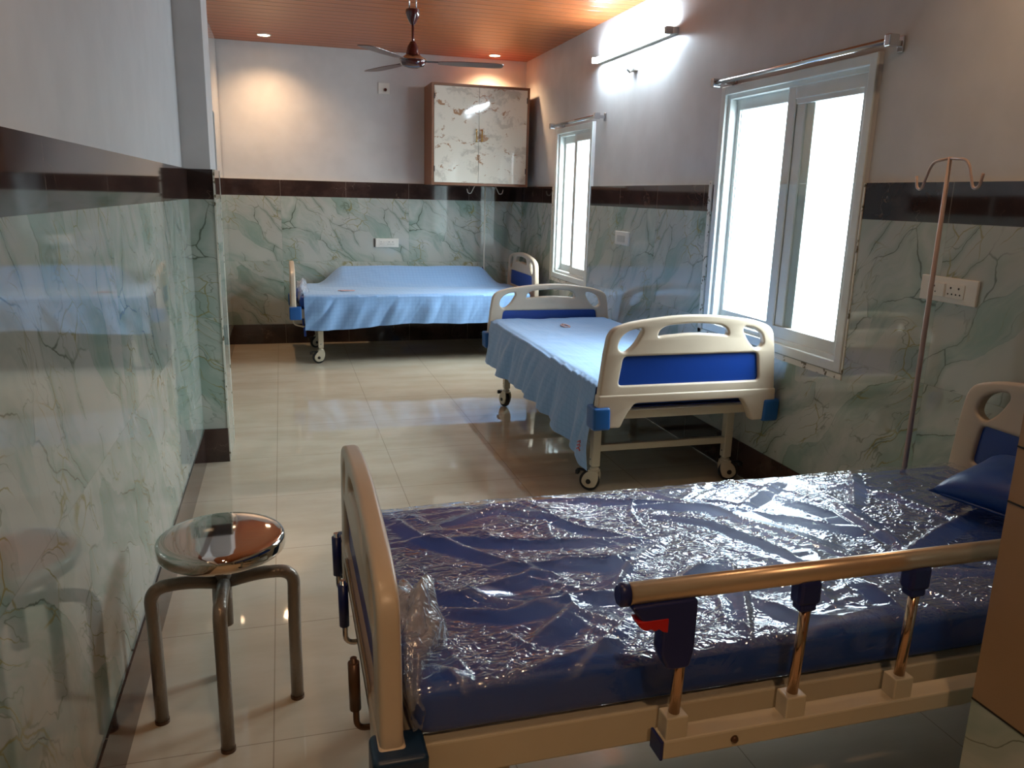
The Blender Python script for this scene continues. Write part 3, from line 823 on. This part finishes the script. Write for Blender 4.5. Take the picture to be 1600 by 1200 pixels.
def caster(x, y, root, ang):
    mt = Matrix.Translation((x, y, 0)) @ Matrix.Rotation(ang, 4, 'Z')
    bm = bmesh.new()
    add_lathe(bm, [(0.0, 0.128), (0.022, 0.128), (0.024, 0.118), (0.016, 0.10), (0.0, 0.10)], mt, 16)
    for s in (-1, 1):
        pr = [Vector(p) for p in ((-0.020, 0.112, 0), (0.026, 0.112, 0), (0.030, 0.07, 0), (0.012, 0.024, 0), (-0.034, 0.018, 0), (-0.062, 0.045, 0), (-0.050, 0.085, 0))]
        f = extrude_shape([round_poly(pr, 0.018, 4)], 0.006, 0.002)
        f.transform(mt @ Matrix.Translation((0, s*0.021, 0)) @ Matrix.Rotation(PI/2, 4, 'X'))
        me = bpy.data.meshes.new('t'); f.to_mesh(me); f.free(); bm.from_mesh(me); bpy.data.meshes.remove(me)
    add_box(bm, -0.028, 0.026, -0.022, 0.022, 0.106, 0.116, 0.003, mat=mt)
    o = from_bm('caster', bm, M['cream_steel'], root, label='cream caster fork')
    wc = mt @ Matrix.Translation((-0.022, 0, 0.053)) @ Matrix.Rotation(PI/2, 4, 'X')
    lathe('tire', M['rubber'], [(0.034, -0.013), (0.050, -0.013), (0.0525, -0.006), (0.0525, 0.006), (0.050, 0.013), (0.034, 0.013)], parent=o, mat=wc, seg=28)
    lathe('wheel_hub', M['cream_steel'], [(0.0, -0.0155), (0.036, -0.0155), (0.038, -0.012), (0.038, 0.012), (0.036, 0.0155), (0.0, 0.0155)], parent=o, mat=wc, seg=24)
    lathe('axle_cap', M['black'], [(0.0, -0.028), (0.012, -0.028), (0.014, -0.020), (0.014, 0.020), (0.012, 0.028), (0.0, 0.028)], parent=o, mat=wc, seg=16)
    bm = bmesh.new()
    add_box(bm, -0.085, -0.035, -0.014, 0.014, 0.100, 0.108, 0.003, mat=mt)
    add_box(bm, -0.095, -0.078, -0.018, 0.018, 0.080, 0.104, 0.004, mat=mt)
    from_bm('brake_pedal', bm, M['black'], o)
    return o
def crank(x, y, z, root, style):
    bm = bmesh.new()
    if style == 'down':      # unfolded, grip hanging
        add_tube(bm, arc_pts([(x+0.05, y, z), (x-0.01, y, z), (x+0.0, y-0.015, z-0.045), (x+0.085, y-0.02, z-0.07)], 0.02), 0.0075, 8)
        o = from_bm('crank', bm, M['cream_steel'], root, label='bright crank handle under the foot board')
        tube('crank_grip', M['blue_panel'], [(x+0.085, y-0.02, z-0.07), (x+0.088, y-0.02, z-0.15)], 0.010, o, 10)
    else:
        add_tube(bm, arc_pts([(x+0.06, y, z), (x-0.026, y, z), (x-0.030, y, z+0.16)], 0.02), 0.0065, 8)
        mt = M['crank_metal'] if style == 'brown' else M['steel']
        o = from_bm('crank', bm, mt, root, label='folded crank handle')
        tube('crank_grip', M['crank_metal'] if style == 'brown' else M['navy'], [(x-0.028, y, z+0.045), (x-0.030, y, z+0.15)], 0.0115, o, 12)
def bed(name, loc, rz, lab, L=2.095, casters=None, bump='blue_bumper', cranks='down', deck='navy'):
    t = empty(name, loc, rz, lab, 'hospital bed')
    end_board('foot_board', 0.0, -0.088, t, M[bump])
    end_board('head_board', L, 0.0, t, M[bump])
    # main frame
    bm = bmesh.new()
    for s in (-1, 1):
        add_box(bm, 0.03, L-0.03, s*0.415-0.018, s*0.415+0.018, 0.402, 0.478, 0.004)
    for x in (0.045, 0.21, 0.75, 1.3, L-0.21, L-0.045):
        add_box(bm, x-0.02, x+0.02, -0.398, 0.398, 0.43, 0.472, 0.003)
    from_bm('bed_frame', bm, M['cream_steel'], t)
    bm = bmesh.new()
    add_box(bm, 0.05, L-0.05, -0.395, 0.395, 0.476, 0.482, 0.001)
    from_bm('deck', bm, M[deck], t)
    k = 0
    for x in (0.215, L-0.215):
        for s in (-1, 1):
            y = s*0.372
            bm = bmesh.new(); add_box(bm, x-0.022, x+0.022, y-0.022, y+0.022, 0.135, 0.43, 0.005)
            add_lathe(bm, [(0, 0.118), (0.016, 0.118), (0.016, 0.137), (0, 0.137)], Matrix.Translation((x, y, 0)), 12)
            lg = from_bm('leg', bm, M['cream_steel'], t)
            bm = bmesh.new(); add_lathe(bm, [(0, 0), (0.005, 0), (0.005, 0.004), (0, 0.004)], Matrix.Translation((x, y-0.022, 0.17)) @ Matrix.Rotation(PI/2, 4, 'X'), 8)
            from_bm('bolt', bm, M['steel'], lg)
            caster(x, y, t, (casters or [0.2, -0.2, 0.1, 0.3])[k]); k += 1
        bm = bmesh.new(); add_box(bm, x-0.014, x+0.014, -0.352, 0.352, 0.212, 0.247, 0.003)
        from_bm('leg_brace', bm, M['cream_steel'], t)
    bm = bmesh.new()
    if cranks == 'down':
        crank(0.0, -0.33, 0.385, t, 'down'); crank(0.0, 0.25, 0.385, t, 'down')
    else:
        crank(-0.018, 0.25, 0.445, t, 'navy'); crank(-0.018, 0.03, 0.425, t, 'steel'); crank(-0.018, -0.25, 0.40, t, 'brown')
    bm.free()
    return t
def side_rail(root, side, x0, x1, posts, latch=True, zt=0.782):
    y = side*0.517
    bm = bmesh.new(); add_tube(bm, [(x0, y, zt), (x1, y, zt)], 0.021, 20, True, 0.75)
    r = from_bm('side_rail', bm, M['alu'], root, label='satin metal side rail')
    for x, s in ((x0, -1), (x1, 1)):
        bm = bmesh.new(); add_tube(bm, [(x-0.004*s, y, zt), (x+0.010*s, y, zt), (x+0.016*s, y, zt)], [0.0225, 0.0225, 0.017], 20, True, 0.78)
        from_bm('end_cap', bm, M['navy'], r)
    for i, x in enumerate(posts):
        tube('post', M['chrome'], [(x, y, 0.515), (x+0.008, y, zt-0.06)], 0.0105, r, 12)
        if not (latch and i == 0):
            bm = bmesh.new(); add_box(bm, x-0.020, x+0.028, y-0.017, y+0.017, zt-0.062, zt-0.012, 0.008)
            add_box(bm, x-0.014, x+0.022, y-0.014, y+0.014, zt-0.076, zt-0.058, 0.005)
            from_bm('post_cap', bm, M['navy'], r)
        bm = bmesh.new(); add_box(bm, x-0.022, x+0.022, y-0.018, y+0.018, 0.483, 0.530, 0.003)
        from_bm('post_bracket', bm, M['cream_steel'], r)
    bm = bmesh.new(); add_box(bm, x0+0.085, x1-0.02, y-0.022, y+0.022, 0.447, 0.486, 0.004)
    from_bm('lower_bar', bm, M['cream_steel'], r)
    for x, s in ((x0+0.085, -1), (x1-0.02, 1)):
        bm = bmesh.new(); add_box(bm, min(x, x+s*0.006), max(x, x+s*0.006), y-0.0225, y+0.0225, 0.4465, 0.4865, 0.002)
        from_bm('bar_cap', bm, M['navy'], r)
    for x in (posts[0]+0.12, posts[-1]+0.10):
        bm = bmesh.new(); add_lathe(bm, [(0, 0.006), (0.006, 0.005), (0.008, 0), (0, 0)], Matrix.Translation((x, y-0.022*1, 0.466)) @ Matrix.Rotation(PI/2, 4, 'X'), 12)
        from_bm('bolt', bm, M['crank_metal'], r)
    if latch:
        x = posts[0]
        sh = round_poly([(p, q, 0) for p, q in ((x-0.108, zt-0.018), (x+0.022, zt-0.016), (x+0.022, zt-0.115), (x+0.014, zt-0.152), (x-0.028, zt-0.152), (x-0.044, zt-0.118), (x-0.044, zt-0.062), (x-0.085, zt-0.050))], 0.008, 4)
        b = extrude_shape([sh], 0.036, 0.005); b.transform(Matrix.Translation((0, y, 0)) @ Matrix.Rotation(PI/2, 4, 'X'))
        from_bm('release_latch', b, M['navy'], r)
        sh = round_poly([(p, q, 0) for p, q in ((x-0.096, zt-0.046), (x-0.034, zt-0.046), (x-0.034, zt-0.076), (x-0.046, zt-0.072), (x-0.052, zt-0.066), (x-0.060, zt-0.070), (x-0.068, zt-0.064), (x-0.078, zt-0.067), (x-0.090, zt-0.058))], 0.003, 2)
        b = extrude_shape([sh], 0.030, 0.003); b.transform(Matrix.Translation((0, y-0.004, 0)) @ Matrix.Rotation(PI/2, 4, 'X'))
        from_bm('latch_lever', b, M['red'], r, label='red release lever')
    return r
def mattress(loc, rz, lab, m, L=2.0, W=0.85, h=0.105):
    bm = bmesh.new()
    add_box(bm, 0.045, L+0.045, -W/2, W/2, 0.482, 0.482+h, 0.03, 4)
    me = bpy.data.meshes.new('mattress')
    bm.to_mesh(me); bm.free()
    o = link('mattress', me, m); o.location = loc; o.rotation_euler = (0, 0, rz)
    sharpen(o, 60); tag(o, lab, 'mattress'); return o

B1 = ((0.07, 7.255, 0), 0.0); B2 = ((1.845, 5.405, 0), -PI/2); B3 = ((0.150, 1.662, 0), 0.0)
bed1 = bed('hospital_bed', *B1, 'cream hospital bed along the back wall with its far side rail raised', L=2.12, casters=[0.1, 0.5, 0.2, -0.3])
side_rail(bed1, 1, 0.50, 1.85, (0.62, 1.15, 1.70), latch=False, zt=0.728)
bed2 = bed('hospital_bed', *B2, 'cream and blue hospital bed standing against the window wall', L=2.095, casters=[0.3, -1.5, 0.9, -1.75])
bed3 = bed('hospital_bed', *B3, 'cream hospital bed with raised near side rail and plastic wrapped mattress', L=2.10, bump='dark_bumper', cranks='up')
side_rail(bed3, -1, 0.40, 1.75, (0.512, 0.765, 1.015, 1.27, 1.55))
mt1 = mattress(B1[0], B1[1], 'mattress under the blue sheet on the bed by the back wall', M['mattress'], L=2.03)
mt2 = mattress(B2[0], B2[1], 'mattress under the blue sheet on the bed against the window wall', M['mattress'], L=2.0)
mt3 = mattress(B3[0], B3[1], 'navy blue vinyl mattress wrapped in clear plastic', M['mattress'], L=2.0)

# ---- plastic wrap over the near mattress
def fbm(x, y, z, o=4):
    return mnoise.fractal(Vector((x, y, z)), 1.0, 2.0, o)
CR = [[(0.247,2.034),(0.314,1.856),(0.422,1.747),(0.59,1.561)],[(0.247,1.844),(0.422,1.816),(0.593,1.766),(0.903,1.724)],
 [(0.605,2.042),(0.73,1.83),(0.862,1.733)],[(0.942,1.728),(0.759,1.582),(0.671,1.489)],[(0.242,1.604),(0.344,1.536),(0.526,1.602),(0.593,1.57)],
 [(0.327,1.554),(0.418,1.489),(0.566,1.413),(0.648,1.349)],[(0.49,1.487),(0.707,1.466)],[(0.674,1.374),(0.547,1.257),(0.471,1.22)],
 [(1.013,2.06),(1.159,1.825),(1.272,1.633),(1.333,1.511)],[(0.932,1.884),(1.093,1.78),(1.166,1.617),(1.202,1.498)],[(1.191,1.827),(1.501,2.055)],
 [(1.397,1.934),(1.472,1.766),(1.463,1.551)],[(1.537,1.851),(1.513,1.71),(1.5,1.503)],[(1.772,2.06),(1.57,1.793)],[(1.032,1.609),(0.969,1.42),(0.876,1.24)],
 [(1.44,1.479),(1.661,1.588),(1.959,1.709)],[(0.253,1.284),(0.289,1.22)],[(0.364,1.24),(0.511,1.266),(0.601,1.29)],[(0.953,1.236),(1.224,1.272)],
 [(0.441,1.329),(0.571,1.426)],[(0.826,1.484),(0.997,1.58)],[(0.605,1.699),(0.735,1.604),(0.748,1.674)],[(0.981,1.387),(1.028,1.291),(1.101,1.24)],[(1.273,1.413),(1.259,1.236)],
 [(0.70,2.06),(1.0,1.95),(1.33,1.76),(1.62,1.50)],[(0.40,1.93),(0.55,1.99),(0.68,1.90)],[(0.27,1.50),(0.42,1.44),(0.60,1.46)],[(1.15,1.46),(1.45,1.41),(1.80,1.30)],[(1.60,2.02),(1.74,1.82),(1.80,1.62)],[(0.40,1.66),(0.62,1.64),(0.78,1.60)]]
def bunch(parent, k_, sd):
    bm = bmesh.new()
    N, K = 46, 26
    rings = []
    for i in range(N):
        t = i/(N-1)
        cyy = -0.43+0.42*t; cz = 0.535+0.06*math.sin(PI*min(1, t*1.25))*1.0; cx = 0.050+0.028*math.exp(-((t-0.42)/0.18)**2)
        ring = []
        for k in range(K):
            a = 2*PI*k/K
            rr = (0.012+0.020*math.sin(PI*min(0.98, t+0.02))**0.7+0.036*math.exp(-((t-0.42)/0.18)**2))*(1+0.28*mnoise.noise(Vector((t*9, math.cos(a)*2.2, math.sin(a)*2.2)))+0.16*math.sin(a*5+t*20))
            ring.append(bm.verts.new((cx+rr*math.cos(a)*0.8, cyy, cz+rr*math.sin(a)*1.7)))
        rings.append(ring)
    for a, b in zip(rings, rings[1:]):
        for k in range(K): bm.faces.new((a[k], a[(k+1) % K], b[(k+1) % K], b[k]))
    from_bm('plastic_bunch', bm, M['bunch'], parent, smooth=True, label='gathered milky end of the plastic wrap')
def wrap():
    X0, X1 = 0.182, 2.215; Y0, Y1 = 1.233, 2.093; ZT = 0.589
    nx, ny = 420, 190
    xs = np.linspace(X0, X1, nx)
    # cross section parameter: near side wall, top, far side wall
    drop = 0.095; tot = drop+(Y1-Y0)+drop
    s = np.linspace(0, tot, ny)
    GX, GS = np.meshgrid(xs, s, indexing='ij')
    yy = np.clip(GS-drop, 0, Y1-Y0)+Y0
    h = np.zeros_like(GX); TA = np.zeros_like(GX); CC = np.zeros_like(GX)
    rnd = random.Random(3)
    segs = []
    for c in CR: segs.append((c, 0.013+0.006*rnd.random(), 0.022+0.011*rnd.random(), rnd.choice((-1, 1, 1))))
    for _ in range(70):
        a = Vector((rnd.uniform(X0, X1), rnd.uniform(Y0, Y1))); ang = rnd.gauss(-0.9, 0.6); l = rnd.uniform(0.07, 0.28)
        b = a+Vector((math.cos(ang), math.sin(ang)))*l; m = (a+b)/2+Vector((rnd.uniform(-.02, .02), rnd.uniform(-.02, .02)))
        segs.append(([tuple(a), tuple(m), tuple(b)], 0.004+0.004*rnd.random(), 0.009+0.006*rnd.random(), rnd.choice((-1, 1))))
    Yg = GS-drop+Y0
    for c, hh, ww, sg in segs:
        best = np.full(GX.shape, 1e9); side = np.zeros_like(GX); tt = np.zeros_like(GX)
        n = len(c)-1
        for i in range(n):
            ax, ay = c[i]; bx, by = c[i+1]; dx, dy = bx-ax, by-ay; L2 = dx*dx+dy*dy
            t = np.clip(((GX-ax)*dx+(Yg-ay)*dy)/L2, 0, 1)
            px, py = ax+t*dx, ay+t*dy
            d = np.hypot(GX-px, Yg-py); sd = np.sign((GX-ax)*dy-(Yg-ay)*dx)
            m = d < best
            best = np.where(m, d, best); side = np.where(m, sd, side); tt = np.where(m, (i+t)/n, tt)
        taper = np.sin(np.clip(tt, 0.02, 0.98)*PI)**0.5
        w = ww*np.where(side*sg > 0, 1.9, 0.7)*(0.5+0.5*taper)
        h = h+hh*taper*np.clip(1-best/w, 0, 1)**1.15
        if hh > 0.01: CC = np.maximum(CC, np.where(side*sg > 0, np.clip(1-best/0.004, 0, 1), np.clip(1-best/0.010, 0, 1))*taper)
        if hh > 0.01: TA = np.maximum(TA, np.where(side*sg > 0, 1, 0.0)*np.clip((w*1.05-best)/(0.25*w), 0, 1)*taper)
    nz = np.empty_like(GX); n2 = np.empty_like(GX)
    for i in range(nx):
        for j in range(ny):
            x, y = GX[i, j], Yg[i, j]
            a = mnoise.noise(Vector((x*9+y*4, y*22-x*7, 1.3)))
            nz[i, j] = 1-abs(a)*2
            n2[i, j] = mnoise.noise(Vector((x*3, y*3, 7.0)))
    h = h+0.0035*(1-0.9*np.clip(TA, 0, 1))*np.clip(nz, 0, 1)**2*(0.5+0.9*np.clip(n2+0.3, 0, 1))+0.004*n2
    h = np.clip(h, -0.001, 0.03)
    near = np.clip((GS-drop)/0.02, -1, 1)
    taut = np.clip(np.where((GS < drop-0.005) | (GS > tot-drop), 0.9, TA), 0, 1)
    verts = []
    R = 0.028
    for i in range(nx):
        for j in range(ny):
            t = GS[i, j]; x = GX[i, j]; d = h[i, j]+0.003
            if t < drop: y, z, ny_, nz_ = Y0, ZT-R*0.3-(drop-t), -1, 0
            elif t > drop+(Y1-Y0): y, z, ny_, nz_ = Y1, ZT-R*0.3-(t-drop-(Y1-Y0)), 1, 0
            else:
                y = t-drop+Y0; e = min(y-Y0, Y1-y)
                z = ZT-(R*0.3*(1-min(1, e/R))**2); ny_ = 0; nz_ = 1
                if e < R:
                    k = 1-e/R; ny_ = -k*0.7 if y-Y0 < R else k*0.7; nz_ = 1-0.3*k
            if nz_ == 0: d = d*0.5+0.002
            ex = min(x-X0, X1-x)
            if ex < 0.02: z -= (0.02-ex)*0.5
            verts.append((x-B3[0][0], y+ny_*d-B3[0][1], z+nz_*d))
    faces = [(i*ny+j, (i+1)*ny+j, (i+1)*ny+j+1, i*ny+j+1) for i in range(nx-1) for j in range(ny-1)]
    me = bpy.data.meshes.new('plastic_cover'); me.from_pydata(verts, [], faces)
    at = me.attributes.new('taut', 'FLOAT', 'POINT'); at.data.foreach_set('value', taut.ravel().astype(np.float32))
    ac = me.attributes.new('crest', 'FLOAT', 'POINT'); ac.data.foreach_set('value', CC.ravel().astype(np.float32))
    o = link('plastic_cover', me, M['wrap'], mt3, smooth=True, label='crinkled clear plastic wrap')
    # bunched end of the bag against the foot board
    bunch(mt3, 1.0, 0)
wrap()
bunch(mt1, 1.0, 3)

# ---- pillow on the near bed
def pillow():
    nx, ny = 40, 28; W_, D_ = 0.52, 0.34
    verts, faces = [], []
    def h(u, v):
        a = max(0, 1-abs(u)**2.6); b = max(0, 1-abs(v)**2.6)
        return 0.075*(a*b)**0.42
    for top in (1, 0):
        for i in range(nx):
            for j in range(ny):
                u = -1+2*i/(nx-1); v = -1+2*j/(ny-1)
                pin = 1-0.05*(u*u*v*v)
                x = u*D_/2*(1-0.06*(1-v*v))*1.0; y = v*W_/2*(1-0.05*(1-u*u))
                z = h(u, v)*(1 if top else -0.35)
                z += 0.004*mnoise.noise(Vector((x*14, y*14, top*3))) * (1 if abs(u) < 0.95 and abs(v) < 0.95 else 0)
                verts.append((x, y, z))
    for q in (0, 1):
        o = q*nx*ny
        for i in range(nx-1):
            for j in range(ny-1):
                f = (o+i*ny+j, o+(i+1)*ny+j, o+(i+1)*ny+j+1, o+i*ny+j+1)
                faces.append(f if q == 0 else f[::-1])
    me = bpy.data.meshes.new('pillow'); me.from_pydata(verts, [], faces)
    o = link('pillow', me, M['vinyl'], smooth=True)
    bm = bmesh.new(); bm.from_mesh(me); bmesh.ops.remove_doubles(bm, verts=bm.verts, dist=0.0005); bm.to_mesh(me); bm.free()
    o.location = (2.045, 1.575, 0.656); o.rotation_euler = (0.0, math.radians(-9), math.radians(14))
    tag(o, 'dark blue vinyl pillow lying at the head of the wrapped bed', 'pillow')
    tube('welt', M['vinyl'], arc_pts([(-0.165, -0.245, 0), (0.165, -0.245, 0), (0.165, 0.245, 0), (-0.165, 0.245, 0), (-0.165, -0.243, 0)], 0.03), 0.004, o, 8)
pillow()

# ---- blue sheets
def sheet(name, lab, B, L0, L1, hang_near, hang_far, hem, ridge=None, seed=1, emblem=None, W=0.85):
    """local bed frame: x along the bed, y across (near = -y side)"""
    nu, nv = 220, 120
    top = W+0.03; ZT = 0.592
    verts, uvs = [], []
    def hang(x): return hang_near(x)
    for i in range(nu):
        u = i/(nu-1); x = L0+(L1-L0)*u
        hn, hf = hang(x), hang_far(x)
        tot = hn+top+hf
        for j in range(nv):
            # denser sampling on the hanging part
            s = tot*j/(nv-1)
            xo = 0.0
            if s < hn:           # hanging on the near side
                d = hn-s
                fold = mnoise.noise(Vector((x*5.5+seed*5+d*3.2, d*1.6, seed)))+0.22*mnoise.noise(Vector((x*15+d*7, d*2.5, seed+3.3)))
                amp = 0.052*min(1, d/0.12)
                y = -top/2-0.006-abs(amp*fold)*1.0-0.05*d-0.012*min(1, d/0.1)*(1+math.sin(x*21+seed+d*3))*0.5
                z = ZT-d; xo = 0.010*fold*min(1, d/0.1)
            elif s > hn+top:
                d = s-hn-top
                fold = mnoise.noise(Vector((x*7.5+seed*9, d*1.6, seed+8)))
                y = top/2+0.006+0.036*min(1, d/0.05)+abs(0.008*fold); z = ZT-d
            else:
                y = s-hn-top/2; z = ZT
                e = min(y+top/2, top/2-y)
                if e < 0.035: z -= 0.018*(1-e/0.035)**2
                z += 0.005+0.0045*mnoise.noise(Vector((x*3.2+seed, y*5.5, seed)))+0.003*(1-abs(mnoise.noise(Vector((x*5+y*6, y*7-x*2, seed+1)))*2))
                if ridge: z += ridge(x, y)
            verts.append((x+xo, y, z)); uvs.append((x, s))
    faces = [(i*nv+j, (i+1)*nv+j, (i+1)*nv+j+1, i*nv+j+1) for i in range(nu-1) for j in range(nv-1)]
    me = bpy.data.meshes.new(name); me.from_pydata(verts, [], faces)
    uvl = me.uv_layers.new(name='UVMap')
    li = np.empty(len(me.loops), dtype=np.int32); me.loops.foreach_get('vertex_index', li)
    uvl.data.foreach_set('uv', np.array(uvs, dtype=np.float32)[li].ravel())
    o = link(name, me, M['sheet'], smooth=True); o.location = B[0]; o.rotation_euler = (0, 0, B[1])
    tag(o, lab, 'bed sheet', 'blue checked bed sheets')
    if emblem:
        bm = bmesh.new(); ex, ey, ez = emblem
        for k in range(5):
            a = k*0.9; rx = 0.035+0.012*math.sin(k*2.1)
            pts = [(ex+rx*math.cos(t)*1.5+0.01*math.sin(3*t+k), ey+0.022*math.sin(t)*(0.6+0.2*k), ez) for t in np.linspace(a, a+2.6, 10)]
            add_tube(bm, pts, 0.0035, 5)
        from_bm('printed_emblem', bm, M['emblem'], o, label='faded pink printed emblem')
    return o
def ridge1(x, y):
    # cloth thrown over the raised far rail
    a = min(1, max(0, (x-0.22)/0.26)); b = min(1, max(0, (2.02-x)/0.24))
    k = a*a*(3-2*a)*b*b*(3-2*b)
    t = min(1, max(0, (y-0.08)/0.36))
    return 0.185*k*(t**1.5)+0.004*math.sin(x*9)*t
s1 = sheet('bed_sheet', 'pale blue checked sheet over the bed by the back wall and its raised rail', B1, 0.085, 2.06,
      lambda x: 0.285-0.03*x+0.012*math.sin(x*5)+(0.0 if x > 0.1 else 0.0), lambda x: 0.10, None, ridge1, 2, (0.46, -0.19, 0.606))
s2 = sheet('bed_sheet', 'pale blue checked sheet draped over the bed against the window wall', B2, 0.035, 2.03,
      lambda x: 0.275+0.045*x+0.02*math.sin(x*3+1)+0.05*max(0, x-1.75)/0.3, lambda x: 0.20, None, None, 5, (0.42, -0.02, 0.606))
bm = bmesh.new()
for k in range(3):
    add_tube(bm, [(1.965+0.01*k, -0.505-0.002*k, 0.262+0.02*k), (1.99+0.01*k, -0.507, 0.275+0.02*k), (2.005, -0.505, 0.262+0.02*k)], 0.004, 5)
from_bm('hem_print', bm, M['hem_print'], s2, label='small red print at the sheet corner')

# ---- drip poles
def drip_pole(x, y, z0, zt, rz, lab, m):
    t = empty('drip_pole', (x, y, z0), rz, lab, 'drip stand', 'hooked drip poles fixed to the beds')
    h = zt-z0
    tube('pole', m, [(0, 0, 0), (0, 0, h*0.55), (0, 0, h)], [0.0085, 0.0082, 0.0065], t, 12)
    for s in (-1, 1):
        bm = bmesh.new()
        add_tube(bm, arc_pts([(0, 0, h-0.004), (s*0.10, 0, h-0.012), (s*0.145, 0, h-0.10), (s*0.175, 0, h-0.095), (s*0.185, 0, h-0.055)], 0.03), 0.0045, 8)
        from_bm('hook', bm, m, t)
M['pole'] = simple('cream_pink_pole', hexc(196, 170, 158), 0.35)
M['pole_white'] = simple('white_pole', hexc(214, 212, 200), 0.35)
drip_pole(2.04, 2.118, 0.47, 1.606, math.radians(76), 'tall pinkish drip pole with two hooks beside the wrapped bed', M['pole'])
drip_pole(1.935, 7.762, 0.47, 1.562, 0.05, 'white drip pole with hooks at the bed by the back wall', M['pole_white'])

# ------------------------------------------------------------------ steel stool
def stool():
    x, y = -0.190, 2.115
    t = empty('revolving_stool', (x, y, 0), 0, 'round polished steel stool with plastic wrapped curved legs by the tiled wall', 'stool')
    zt = 0.545
    lathe('seat', M['mirror_steel'], [(0, zt), (0.06, zt-0.0003), (0.11, zt-0.0012), (0.140, zt-0.0018), (0.153, zt-0.003), (0.1595, zt-0.006), (0.1640, zt-0.011), (0.166, zt-0.018), (0.1662, zt-0.036), (0.1645, zt-0.043), (0.159, zt-0.047), (0.152, zt-0.044), (0.02, zt-0.042), (0, zt-0.042)], parent=t, seg=96)
    tube('column', M['legwrap'], [(0, 0, zt-0.042), (-0.002, 0, 0.275)], 0.0205, t, 20)
    for c, s in ((-0.183, -0.008), (0.181, 0.020), (0.0, -0.172), (-0.034, 0.183)):
        pts = arc_pts([(c*0.07, s*0.07, 0.402), (c*0.55, s*0.55, 0.415), (c*1.02, s*1.02, 0.405), (c, s, 0.26), (c, s, 0.004)], 0.11, 9)
        lg = tube('leg', M['legwrap'], pts, 0.0178, t, 18)
        lathe('foot_cap', M['crank_metal'], [(0, 0), (0.0195, 0), (0.0195, 0.010), (0, 0.010)], loc=(c, s, 0), parent=lg, seg=18)
stool()
